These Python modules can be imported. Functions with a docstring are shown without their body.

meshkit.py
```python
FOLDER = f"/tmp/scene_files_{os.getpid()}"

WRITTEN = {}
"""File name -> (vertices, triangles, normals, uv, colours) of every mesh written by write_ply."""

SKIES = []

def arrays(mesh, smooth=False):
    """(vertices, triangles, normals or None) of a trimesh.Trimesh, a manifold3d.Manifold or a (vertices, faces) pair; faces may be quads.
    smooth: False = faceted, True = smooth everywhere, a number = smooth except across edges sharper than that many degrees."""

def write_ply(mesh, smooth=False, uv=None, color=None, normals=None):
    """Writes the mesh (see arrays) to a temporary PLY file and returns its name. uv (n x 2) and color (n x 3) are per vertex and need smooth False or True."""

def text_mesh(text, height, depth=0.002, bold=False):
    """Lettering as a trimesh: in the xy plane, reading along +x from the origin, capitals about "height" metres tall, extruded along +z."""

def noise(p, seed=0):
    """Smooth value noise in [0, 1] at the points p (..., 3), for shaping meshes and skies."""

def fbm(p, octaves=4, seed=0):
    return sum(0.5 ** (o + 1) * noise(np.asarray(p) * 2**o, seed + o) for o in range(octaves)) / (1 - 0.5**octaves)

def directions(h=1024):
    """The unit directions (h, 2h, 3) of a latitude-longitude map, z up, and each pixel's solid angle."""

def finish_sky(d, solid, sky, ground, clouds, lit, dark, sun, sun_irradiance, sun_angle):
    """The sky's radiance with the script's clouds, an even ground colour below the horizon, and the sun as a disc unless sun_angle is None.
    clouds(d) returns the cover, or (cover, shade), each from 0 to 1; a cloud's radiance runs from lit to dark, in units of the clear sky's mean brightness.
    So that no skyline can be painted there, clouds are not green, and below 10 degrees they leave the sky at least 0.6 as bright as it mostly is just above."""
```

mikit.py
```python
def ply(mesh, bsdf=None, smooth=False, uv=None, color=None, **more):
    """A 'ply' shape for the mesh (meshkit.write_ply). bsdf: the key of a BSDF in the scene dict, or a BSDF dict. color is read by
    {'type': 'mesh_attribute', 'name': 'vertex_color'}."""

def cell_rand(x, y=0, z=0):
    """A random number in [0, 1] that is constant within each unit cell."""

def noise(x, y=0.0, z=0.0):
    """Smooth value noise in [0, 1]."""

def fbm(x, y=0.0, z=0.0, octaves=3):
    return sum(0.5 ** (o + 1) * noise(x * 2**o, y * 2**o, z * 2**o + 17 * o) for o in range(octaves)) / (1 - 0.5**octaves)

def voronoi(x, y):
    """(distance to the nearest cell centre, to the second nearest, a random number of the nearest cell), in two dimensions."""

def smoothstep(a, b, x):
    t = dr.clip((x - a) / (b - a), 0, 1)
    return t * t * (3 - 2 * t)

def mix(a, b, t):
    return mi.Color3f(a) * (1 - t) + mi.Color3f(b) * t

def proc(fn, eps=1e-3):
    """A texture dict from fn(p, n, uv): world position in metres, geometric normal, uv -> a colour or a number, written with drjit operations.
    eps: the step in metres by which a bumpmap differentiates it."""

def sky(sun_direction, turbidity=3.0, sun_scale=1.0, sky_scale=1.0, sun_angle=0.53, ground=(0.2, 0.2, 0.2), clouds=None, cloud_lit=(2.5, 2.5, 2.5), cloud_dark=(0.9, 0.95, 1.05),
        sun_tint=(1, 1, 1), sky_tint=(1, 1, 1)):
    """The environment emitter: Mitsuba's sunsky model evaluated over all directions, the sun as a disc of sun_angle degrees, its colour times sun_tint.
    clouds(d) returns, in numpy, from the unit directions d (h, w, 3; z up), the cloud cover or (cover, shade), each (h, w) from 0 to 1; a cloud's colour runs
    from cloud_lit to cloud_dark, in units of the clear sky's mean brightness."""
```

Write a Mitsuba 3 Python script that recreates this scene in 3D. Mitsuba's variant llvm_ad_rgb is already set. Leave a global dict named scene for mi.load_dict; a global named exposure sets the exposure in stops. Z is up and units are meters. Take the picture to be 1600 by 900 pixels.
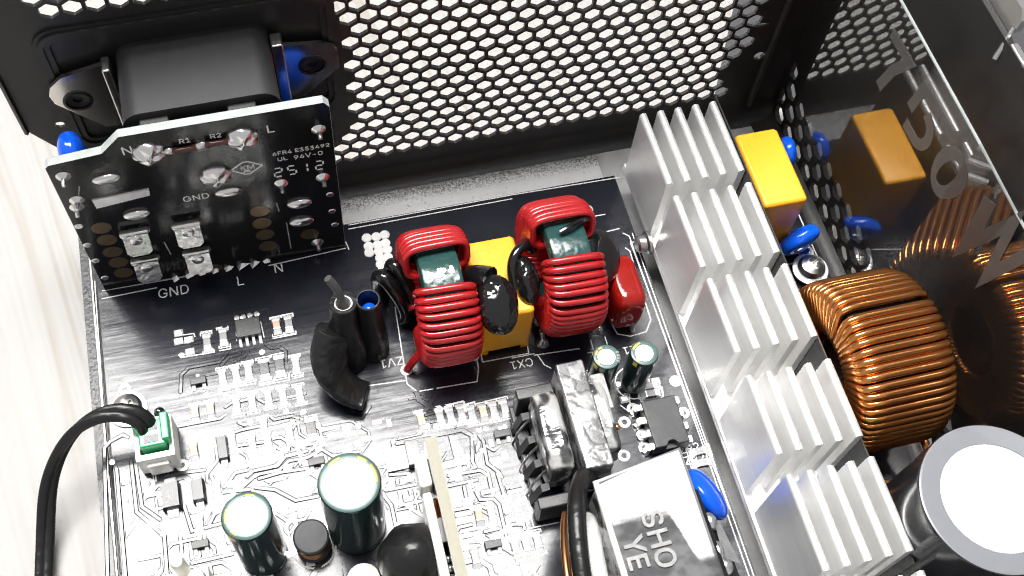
import math
import drjit as dr
import mitsuba as mi
import numpy as np
import shapely
import trimesh
from shapely import affinity
from shapely.geometry import LineString, Point, Polygon, box as sbox
import meshkit
import mikit
from mikit import cell_rand, fbm, mix, noise, smoothstep, voronoi

T = mi.ScalarTransform4f
scene, labels, exposure = {'type': 'scene'}, {}, 0.2
rng = np.random.default_rng(7)
MM = 0.001                       # everything below is measured in millimetres and written in metres

# ------------------------------------------------------------------ camera, light
CAM = np.array([-12.95, -131.06, 191.68])
FWD, UP = np.array([0.127147, 0.46966061, -0.87364326]), np.array([0.18499027, 0.85410929, 0.48608221])

scene['camera'] = {
    'type': 'perspective', 'fov': 2 * math.degrees(math.atan(800 / 1765.389)), 'fov_axis': 'x',
    'principal_point_offset_x': 0.5 - 710.41 / 1600, 'principal_point_offset_y': 0.5 - 424.34 / 900,
    'near_clip': 0.01, 'far_clip': 20.0,
    'to_world': T().look_at(origin=(CAM * MM).tolist(), target=((CAM + 100 * FWD) * MM).tolist(), up=UP.tolist()),
}
LAMP, ROOM = 28.0, 0.42
scene['room_light'] = {'type': 'constant', 'radiance': {'type': 'rgb', 'value': [ROOM, ROOM, ROOM * 1.03]}}
# a ceiling panel one metre up, turned 23 degrees to the unit
LU, LV = np.array([0.92, -0.392]), np.array([-0.392, -0.92])
LC, LHU, LHV = np.array([0.0, 0.374]) + LU * -0.06 + LV * 0.18, 0.36, 0.18
scene['ceiling_lamp'] = {
    'type': 'rectangle',
    'to_world': T().translate([LC[0], LC[1], 1.0]).rotate([0, 0, 1], math.degrees(math.atan2(LU[1], LU[0]))).rotate([1, 0, 0], 180).scale([LHU, LHV, 1]),
    'emitter': {'type': 'area', 'radiance': {'type': 'rgb', 'value': [LAMP, LAMP * 0.985, LAMP * 0.965]}},
    'bsdf': {'type': 'diffuse', 'reflectance': {'type': 'rgb', 'value': 0.5}}}
labels['ceiling_lamp'] = {'label': 'bright rectangular lamp panel hanging above the opened unit', 'category': 'lamp'}

# ------------------------------------------------------------------ materials
def rgb(c): return {'type': 'rgb', 'value': list(map(float, c))}
def pr(base, rough=0.4, metal=0.0, spec=0.5, bump=None, amp=0.0, eps=5e-5, **kw):
    d = {'type': 'principled', 'base_color': base if isinstance(base, dict) else rgb(base), 'roughness': rough, 'metallic': metal, 'specular': spec, **kw}
    if bump is not None:
        d = {'type': 'bumpmap', 'arbitrary': mikit.proc(bump, eps), 'scale': amp, 'bsdf': d}
    return {'type': 'twosided', 'bsdf': d}
def mat(name, *a, **k): scene[name + '_material'] = pr(*a, **k)

def wood_colour(p, n, uv):
    x, y = p.x * 0.985 + p.y * 0.17, p.y * 0.985 - p.x * 0.17
    w = fbm(x * 22, y * 2.5, 0, 3)
    g = fbm(x * 420 + w * 14, y * 16, 3, 3)
    f = noise(x * 1500 + w * 20, y * 45, 9)
    c = mix((0.36, 0.352, 0.336), (0.27, 0.24, 0.20), smoothstep(0.50, 0.85, g) * 0.7)
    return c * (0.95 + 0.08 * f) * (0.98 + 0.04 * w)
def wood_bump(p, n, uv): return noise((p.x + p.y * 0.17) * 1600, p.y * 40, 2)
scene['wood_material'] = pr(mikit.proc(wood_colour), rough=0.5, spec=0.3)

def paint_bump(p, n, uv): return noise(p.x * 4200, p.y * 4200, p.z * 4200)
def paint_colour(p, n, uv):
    s = fbm(p.x * 60, p.y * 60, p.z * 60, 3)
    return mix((0.010, 0.0097, 0.0095), (0.02, 0.0188, 0.018), s)
mat('black_paint', mikit.proc(paint_colour), rough=0.42, spec=0.4, bump=paint_bump, amp=1.2e-5)
def crackle_bump(p, n, uv): return fbm(p.x * 2600, p.y * 2600, p.z * 2600, 2)
mat('crackle_paint', (0.03, 0.03, 0.032), rough=0.35, bump=crackle_bump, amp=8e-5)

def steel_colour(p, n, uv):            # bare zinc-coated steel with black overspray along the rear fold
    b = fbm(p.x * 90, p.y * 900, 0, 3)
    c = mix((0.78, 0.78, 0.77), (0.90, 0.90, 0.89), b)
    sp = noise(p.x * 5200, p.y * 5200, 4)
    big = fbm(p.x * 500, p.y * 500, 8, 3)
    t = smoothstep(-0.0085, -0.0018, p.y)
    k = dr.clip(1.25 * t - 0.25 + (sp - 0.5) * 1.1 * smoothstep(0.02, 0.4, t), 0, 1) * (0.75 + 0.25 * big) + 0.35 * smoothstep(0.86, 0.93, noise(p.x * 2300, p.y * 2300, 5))
    k = dr.clip(dr.select(p.x > 0.0515, 0.35 + 0.4 * smoothstep(0.35, 0.75, fbm(p.x * 160, p.y * 60, 2, 2)), k), 0, 1)
    return c * (1 - k) + mi.Color3f(0.03) * k
def steel_bump(p, n, uv): return fbm(p.x * 120, p.y * 2400, 0, 2) + 0.8 * noise(p.x * 420, p.y * 260, 5)
mat('bare_steel', mikit.proc(steel_colour), rough=0.38, metal=0.45, bump=steel_bump, amp=2.4e-5)
mat('grey_metal', (0.05, 0.051, 0.055), rough=0.5, metal=0.0, bump=paint_bump, amp=1e-5)
mat('bright_steel', (0.72, 0.71, 0.69), rough=0.24, metal=1.0, bump=lambda p, n, uv: noise(p.x * 900, p.y * 900, p.z * 2600), amp=1.5e-5)
mat('mirror_steel', (0.78, 0.75, 0.71), rough=0.17, metal=1.0)
mat('dark_metal', (0.03, 0.03, 0.03), rough=0.3, metal=0.6)

def board_bump(p, n, uv): return fbm(p.x * 110, p.y * 1500, 0, 3) * 1.2 + 0.5 * noise(p.x * 700, p.y * 900, 7) + 7.0 * fbm(p.x * 70, p.y * 170, 11, 2)
def board_colour(p, n, uv):
    s = noise(p.x * 120, p.y * 120, 1)
    return mix((0.0055, 0.0062, 0.011), (0.010, 0.011, 0.018), s)
mat('solder_mask', mikit.proc(board_colour), rough=0.19, spec=0.5, bump=board_bump, amp=1.25e-5)
mat('trace_mask', (0.010, 0.011, 0.014), rough=0.17, spec=0.6, bump=board_bump, amp=1.0e-5)
mat('board_black', (0.006, 0.006, 0.006), rough=0.16, spec=0.5, bump=lambda p, n, uv: fbm(p.x * 300, p.y * 300, p.z * 700, 2), amp=1.5e-5)
mat('fibre_edge', mikit.proc(lambda p, n, uv: mix((0.26, 0.29, 0.28), (0.40, 0.42, 0.41), noise(p.x * 600, p.y * 600, p.z * 600))), rough=0.6)
mat('cream_edge', (0.30, 0.285, 0.22), rough=0.6)
mat('silk_white', (0.74, 0.74, 0.72), rough=0.6)
mat('silk_grey', (0.30, 0.30, 0.29), rough=0.6)
def lumpy(p, n, uv): return fbm(p.x * 900, p.y * 900, p.z * 900, 2)
mat('solder', (0.86, 0.85, 0.83), rough=0.22, metal=1.0, bump=lumpy, amp=1.6e-4)
mat('terminal', (0.88, 0.88, 0.87), rough=0.3, metal=0.45, bump=lumpy, amp=4e-5)
mat('bronze_pad', (0.20, 0.145, 0.085), rough=0.3, metal=0.8, bump=lumpy, amp=4e-5)
mat('chip_grey', (0.26, 0.26, 0.265), rough=0.3)
mat('chip_black', (0.02, 0.02, 0.022), rough=0.3)
mat('chip_tan', (0.50, 0.33, 0.22), rough=0.4)
mat('moulded_black', mikit.proc(lambda p, n, uv: mix((0.018, 0.018, 0.019), (0.03, 0.03, 0.031), noise(p.x * 900, p.y * 900, p.z * 900))), rough=0.38, bump=paint_bump, amp=1.5e-5)
mat('black_plastic', mikit.proc(lambda p, n, uv: mix((0.018, 0.018, 0.020), (0.028, 0.028, 0.030), fbm(p.x * 90, p.y * 90, p.z * 90, 3))), rough=0.55, bump=lumpy, amp=1.2e-5)
mat('black_gloss', (0.006, 0.006, 0.0065), rough=0.1, spec=0.6, bump=lambda p, n, uv: fbm(p.x * 260, p.y * 260, p.z * 260, 2), amp=1.5e-4)
mat('shrink_tube', (0.009, 0.009, 0.009), rough=0.32, spec=0.4, bump=lambda p, n, uv: fbm(p.x * 420 + p.z * 260, p.y * 900, p.z * 420, 3), amp=1.6e-4)
mat('grey_sheath', (0.07, 0.07, 0.07), rough=0.4)
mat('red_enamel', (0.42, 0.010, 0.012), rough=0.19, spec=0.7, metal=0.3, clearcoat=0.6, clearcoat_gloss=0.9)
mat('glass_red', (0.055, 0.018, 0.016), rough=0.15)
mat('red_epoxy', (0.23, 0.007, 0.004), rough=0.12, spec=0.5, bump=lumpy, amp=3e-5)
mat('copper', (0.70, 0.275, 0.07), rough=0.16, metal=0.95, clearcoat=0.5, clearcoat_gloss=0.9)
mat('copper_bright', (0.85, 0.42, 0.18), rough=0.25, metal=1.0)
mat('green_core', mikit.proc(lambda p, n, uv: mix((0.012, 0.045, 0.042), (0.02, 0.065, 0.06), noise(p.x * 700, p.y * 700, p.z * 700))), rough=0.22, bump=lumpy, amp=1e-4)
mat('dark_core', (0.02, 0.02, 0.02), rough=0.6)
mat('varnish', (0.62, 0.62, 0.60), rough=0.35, bump=lumpy, amp=2e-4)
mat('yellow_plastic', (0.88, 0.385, 0.02), rough=0.28, spec=0.45, bump=lambda p, n, uv: noise(p.x * 1800, p.y * 1800, p.z * 1800), amp=1e-5)
mat('blue_epoxy', (0.004, 0.085, 0.62), rough=0.09, spec=0.5, bump=lambda p, n, uv: fbm(p.x * 180, p.y * 180, p.z * 180, 2), amp=1.2e-4)
mat('sleeve_green', (0.012, 0.028, 0.025), rough=0.14, spec=0.5, bump=lambda p, n, uv: fbm(p.x * 200, p.y * 200, p.z * 120, 2), amp=6e-5)
mat('rim_green', (0.06, 0.115, 0.105), rough=0.3)
mat('sleeve_black', (0.016, 0.016, 0.018), rough=0.16, spec=0.55, bump=lambda p, n, uv: fbm(p.x * 200, p.y * 200, p.z * 120, 2), amp=6e-5)
mat('rim_grey', (0.19, 0.195, 0.21), rough=0.25)
mat('gold_print', (0.55, 0.42, 0.10), rough=0.35)
mat('can_top', (0.88, 0.88, 0.87), rough=0.38, metal=0.75)
def fin_bump(p, n, uv): return fbm(p.x * 900, p.y * 50, p.z * 2600, 2) + 0.5 * noise(p.x * 3000, p.y * 500, p.z * 3000)
mat('aluminium', mikit.proc(lambda p, n, uv: mix((0.84, 0.84, 0.83), (0.92, 0.92, 0.91), fbm(p.x * 300, p.y * 60, p.z * 1500, 2))), rough=0.33, metal=0.62, bump=fin_bump, amp=3.2e-5)
def mottled(p, n, uv):
    a = fbm(p.x * 420, p.y * 420, p.z * 420, 3)
    return mix((0.035, 0.035, 0.036), (0.20, 0.20, 0.20), smoothstep(0.38, 0.56, a))
def mottled_bump(p, n, uv): return smoothstep(0.40, 0.60, fbm(p.x * 420, p.y * 420, p.z * 420, 3))
mat('ferrite', mikit.proc(mottled), rough=0.24, spec=0.8, bump=mottled_bump, amp=7e-5, clearcoat=0.6, clearcoat_gloss=0.8)
def tape_bump(p, n, uv): return fbm(p.x * 300, p.y * 900, p.z * 300, 3)
mat('lacquered_tape', mikit.proc(lambda p, n, uv: mix((0.03, 0.03, 0.032), (0.34, 0.34, 0.33), smoothstep(0.44, 0.54, fbm(p.x * 330, p.y * 200, p.z * 200, 3)))), rough=0.16, spec=0.9, bump=tape_bump, amp=2.5e-4, clearcoat=0.8, clearcoat_gloss=0.85)
mat('label_grey', (0.10, 0.10, 0.105), rough=0.3, spec=0.6)
def pour(p):                            # how thickly the clear varnish covers the top: it ran down from the rear
    w = 0.0022 * (fbm(p.x * 260, p.y * 90, 0, 3) - 0.5) + 0.008 * smoothstep(0.0345, 0.0375, p.x)
    return smoothstep(-0.0885, -0.0862, p.y + w + 0.0006 * noise(p.x * 120, p.y * 2600, 2))
scene['varnished_top_material'] = {'type': 'blendbsdf', 'weight': mikit.proc(lambda p, n, uv: pour(p)),
    'bsdf_0': pr(mikit.proc(lambda p, n, uv: mix((0.04, 0.04, 0.043), (0.12, 0.12, 0.122), smoothstep(0.3, 0.75, fbm(p.x * 350, p.y * 500, 2, 3)))), rough=0.55, spec=0.25, bump=lumpy, amp=4e-5), 'bsdf_1': pr((0.16, 0.16, 0.16), rough=0.14, spec=0.8, bump=lambda p, n, uv: fbm(p.x * 260, p.y * 900, 0, 3), amp=2.5e-5)}
mat('emboss_grey', mikit.proc(lambda p, n, uv: mix((0.10, 0.10, 0.10), (0.26, 0.26, 0.26), fbm(p.x * 700, p.y * 700, p.z * 700, 2))), rough=0.4, spec=0.5, bump=lumpy, amp=8e-5)
mat('film_letter', (0.06, 0.059, 0.057), rough=0.45)
mat('white_plastic', (0.74, 0.74, 0.70), rough=0.35)
mat('ivory_plastic', (0.62, 0.60, 0.50), rough=0.35)
mat('green_plastic', (0.02, 0.36, 0.13), rough=0.22, spec=0.5)
scene['clear_film_material'] = {'type': 'thindielectric', 'int_ior': 1.8}

# ------------------------------------------------------------------ helpers
used = {}
GROUPS = {'disc_capacitor': 'blue disc capacitors', 'red_choke': 'red wire wound chokes', 'box_capacitor': 'yellow box capacitors', 'electrolytic_capacitor': 'green-sleeved round capacitors', 'small_transistor': 'tiny black transistors',
          'power_diode': 'dark surface diodes and transistors', 'screw': 'cross-head screws', 'black_disc_component': 'glossy black disc parts'}
def numbered(k):
    used[k] = used.get(k, -1) + 1
    return k if used[k] == 0 else f'{k}_{used[k]:03d}'
def dic(mesh, material, smooth=30):
    m = mesh.copy(); m.apply_scale(MM)
    return mikit.ply(m, material + '_material', smooth=smooth)
def thing(name, label, cat, group=None, kind=None):
    k = numbered(name); labels[k] = {'label': label, 'category': cat}
    group = group or GROUPS.get(name)
    if group: labels[k]['group'] = group
    if kind: labels[k]['kind'] = kind
    return k
def part(parent, name, mesh, material=None, smooth=30, label=None, kind=None):
    k = numbered(parent + '__' + name)
    scene[k] = mesh if isinstance(mesh, dict) else dic(mesh, material, smooth)
    if label or kind:
        labels[k] = {}
        if label: labels[k]['label'] = label
        if kind: labels[k]['kind'] = kind
    return k
def solo(name, mesh, material, label, cat, group=None, smooth=30, kind=None):
    k = thing(name, label, cat, group, kind); scene[k] = dic(mesh, material, smooth); return k
def at(d, x, y, z=0.0, rz=0.0):
    return {**d, 'to_world': T().translate([x * MM, y * MM, z * MM]).rotate([0, 0, 1], rz)}
cat = lambda ms: trimesh.util.concatenate([m for m in ms if m is not None])
def box(x0, x1, y0, y1, z0, z1, b=0.0):
    if b <= 0:
        m = trimesh.creation.box([x1 - x0, y1 - y0, z1 - z0]); m.apply_translation([(x0 + x1) / 2, (y0 + y1) / 2, (z0 + z1) / 2]); return m
    p = []
    for i in range(8):
        c = np.array([(x0, x1)[i & 1], (y0, y1)[i >> 1 & 1], (z0, z1)[i >> 2]]); s = np.array([1 - 2 * (i & 1), 1 - 2 * (i >> 1 & 1), 1 - 2 * (i >> 2)])
        d = b * 0.29
        for q in ((b, d, d), (d, b, d), (d, d, b), (b, 0, b), (b, b, 0), (0, b, b)): p.append(c + s * np.array(q))
    return trimesh.Trimesh(p, process=False).convex_hull
def hull(pts): return trimesh.Trimesh(np.asarray(pts, float), process=False).convex_hull
def spin(m, axis, deg, about=(0, 0, 0)):
    m = m.copy(); m.apply_transform(trimesh.transformations.rotation_matrix(math.radians(deg), axis, about)); return m
def move(m, x=0, y=0, z=0): m = m.copy(); m.apply_translation([x, y, z]); return m
def lathe(prof, c=(0, 0, 0), n=40, a0=0.0, a1=360.0):
    """prof: (r, z) from the bottom outside to the top; closed rings are skipped where r is 0."""
    full = abs(a1 - a0) >= 360
    a = np.radians(np.linspace(a0, a1, n, endpoint=not full)); p = np.asarray(prof, float)
    v = np.stack([np.outer(p[:, 0], np.cos(a)), np.outer(p[:, 0], np.sin(a)), np.repeat(p[:, 1:], len(a), 1)], -1).reshape(-1, 3) + np.asarray(c)
    f, k = [], len(a)
    for i in range(len(p) - 1):
        for j in range(k if full else k - 1):
            j2 = (j + 1) % k
            f += [[i * k + j, i * k + j2, (i + 1) * k + j2], [i * k + j, (i + 1) * k + j2, (i + 1) * k + j]]
    m = trimesh.Trimesh(v, f, process=False); m.merge_vertices(); m.update_faces(m.nondegenerate_faces()); return m
def tube(path, r, sides=10, cap=True):
    p = np.asarray(path, float); n = len(p); r = np.broadcast_to(r, (n,))
    t = np.gradient(p, axis=0); t /= np.linalg.norm(t, axis=1, keepdims=True) + 1e-12
    a = np.cross(t[0], [0, 0, 1.0] if abs(t[0][2]) < 0.9 else [1.0, 0, 0]); a /= np.linalg.norm(a)
    v = []; ang = np.arange(sides) * 2 * np.pi / sides
    for i in range(n):
        a = a - t[i] * (a @ t[i]); a /= np.linalg.norm(a) + 1e-12; b = np.cross(t[i], a)
        v.append(p[i] + r[i] * (np.cos(ang)[:, None] * a + np.sin(ang)[:, None] * b))
    v = np.concatenate(v); i, j = np.meshgrid(np.arange(n - 1), np.arange(sides), indexing='ij')
    q = np.stack([i * sides + j, i * sides + (j + 1) % sides, (i + 1) * sides + (j + 1) % sides, (i + 1) * sides + j], -1).reshape(-1, 4)
    f = np.vstack([q[:, [0, 1, 2]], q[:, [0, 2, 3]]])
    if cap:
        v = np.vstack([v, p[:1], p[-1:]]); k = np.arange(sides); k2 = (k + 1) % sides
        f = np.vstack([f, np.stack([k2, k, 0 * k + n * sides], 1), np.stack([(n - 1) * sides + k, (n - 1) * sides + k2, 0 * k + n * sides + 1], 1)])
    return trimesh.Trimesh(v, f, process=False)
def curve(pts, n=40):
    from scipy.interpolate import CubicSpline
    p = np.asarray(pts, float); s = np.r_[0, np.cumsum(np.linalg.norm(np.diff(p, axis=0), axis=1))]
    return CubicSpline(s, p)(np.linspace(0, s[-1], n))
def ball(c, r, sub=3):
    m = trimesh.creation.icosphere(subdivisions=sub); m.apply_scale(np.broadcast_to(r, 3)); m.apply_translation(c); return m
def prism(poly, z0, z1):
    if poly.is_empty: return None
    return cat([trimesh.creation.extrude_polygon(g, z1 - z0, engine='earcut').apply_translation([0, 0, z0]) for g in getattr(poly, 'geoms', [poly]) if g.area > 1e-6])
def axes(m, o, u, v):
    """local x, y, z -> u, v, u x v, from o"""
    u, v = np.asarray(u, float), np.asarray(v, float); w = np.cross(u, v); M = np.eye(4)
    M[:3, 0], M[:3, 1], M[:3, 2], M[:3, 3] = u, v, w, o
    m = m.copy(); m.apply_transform(M); return m
def strokes(lines, w, z0, z1, cap='flat', join='mitre'):
    g = shapely.union_all([LineString(l).buffer(w / 2, cap_style=cap, join_style=join) for l in lines])
    return prism(g, z0, z1)
def text(s, h, depth=0.05, bold=False): return meshkit.text_mesh(s, h, depth, bold)
def rrect(x0, x1, y0, y1, r): return sbox(x0 + r, y0 + r, x1 - r, y1 - r).buffer(r, quad_segs=5)
def hexagon(x, y, flat, rot=30):
    R = flat / math.sqrt(3)
    return Polygon([(x + R * math.cos(math.radians(60 * k + rot)), y + R * math.sin(math.radians(60 * k + rot))) for k in range(6)]).buffer(-0.22).buffer(0.22, quad_segs=2)

# ------------------------------------------------------------------ positions in millimetres (x, y) on the board, (x, z) on the inlet board
CHIPS_GREY = [(-33.58,-33.09),(-30.5,-32.55),(-18.18,-32.45),(-31.69,-40.84),(-29.19,-40.75),(-26.86,-40.52),(-18.17,-41.13),(-29.9,-46.8),(-27.07,-46.8),(-24.1,-46.62),(-21.46,-46.78),(-18.44,-47.03),(-28.15,-54.52),(-25.37,-54.43),(-21.4,-54.4),(-35.28,-61.88),(-38.97,-67.2),(5.59,-56.88),(7.48,-57.09),(9.53,-57.03),(11.32,-57.63),(15.37,-57.79),(17.43,-57.73),(10.44,-76.24),(5.92,-83.12),(13.03,-82.88),(14.95,-82.94),(17.0,-82.84),(-25.65,-52.01),(-31.59,-53.44)]
CHIPS_BROWN = [(-20.44,-32.41),(-37.35,-46.71),(-34.54,-46.71),(-38.38,-53.86),(2.14,-56.84),(13.42,-57.78),(8.22,-76.22)]
CHIPS_BLACK = [(-23.96,-40.83),(-21.11,-40.7),(-17.47,-54.15)]
CHIPS_X = [(44.4,-60.78),(32.46,-54.77),(49.48,-73.32),(49.33,-75.5),(44.46,-59.24)]
SOTS = [(-36.06,-40.73),(15.73,-62.59),(9.37,-81.69),(-39.21,-70.85),(-17.56,-60.58)]
PADS = [(-36.84,-31.71),(-36.93,-34.21),(-38.58,-29.9),(-38.77,-31.62),(39.41,-60.73),(39.32,-57.75),(46.14,-58.5),(-32.84,-61.26),(-32.95,-63.54),(-35.79,-70.48),(-34.9,-72.93),(-24.43,-68.19),(17.79,-71.06),(7.4,-63.28),(8.44,-65.35),(6.57,-67.37)]
IC8 = [(-27.68,-30.05),(-23.21,-30.46),(-23.53,-34.07),(-28.18,-33.83)]
DIODE1 = [(-44.52,-58.87),(-41.31,-59.29),(-41.65,-64.07),(-44.83,-63.74)]
DIODE2 = [(-39.32,-59.34),(-37.19,-59.72),(-37.39,-63.7),(-39.62,-63.49)]
SOTBIG = [(-34.27,-52.37),(-32.5,-52.36),(-32.33,-56.78),(-34.37,-56.92)]
REGU = [(-1.74,-60.75),(1.58,-60.78),(1.62,-64.09),(-1.96,-64.09)]
VIAS = [(-38.5,-34.52),(-23.97,-37.15),(-27.54,-29.07),(-26.33,-29.11),(-25.08,-29.04),(-23.8,-29.05),(-31.71,-44.0),(-29.31,-43.8),(-35.07,-43.58),(-28.05,-50.5),(-18.34,-50.58),(-21.35,-49.82),(-23.24,-56.61),(-20.06,-58.3),(-19.36,-62.01),(4.56,-58.5),(11.95,-60.68),(13.38,-60.75),(10.68,-61.98),(16.62,-61.36),(8.19,-70.47),(11.56,-72.29),(13.0,-74.05),(13.03,-79.82),(11.57,-81.72),(49.61,-59.45),(-52.71,-52.68),(-45.25,-67.47),(-43.44,-67.87)]
RINGS = [(44.21,-19.84),(43.49,-24.15),(1.56,-46.41),(38.75,-46.03),(27.73,-46.36),(14.41,-46.16),(49.73,-59.29),(40.35,-62.83),(38.09,-65.02),(40.59,-68.05),(40.2,-70.49),(57.47,-73.1),(49.17,-65.58),(47.42,-69.0),(-49.33,-39.18),(-46.86,-58.17),(-44.48,-60.94),(-40.72,-55.94),(36.11,-71.1),(-25.88,-66.71)]
DOTS = [(-0.31,-16.97),(1.59,-17.08),(3.28,-17.0),(-0.29,-18.92),(1.48,-19.01),(3.04,-18.89),(-0.44,-20.37),(1.44,-20.49),(3.12,-20.4),(1.41,-21.95),(2.9,-22.13),(1.26,-23.39),(2.87,-23.59)]
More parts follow.
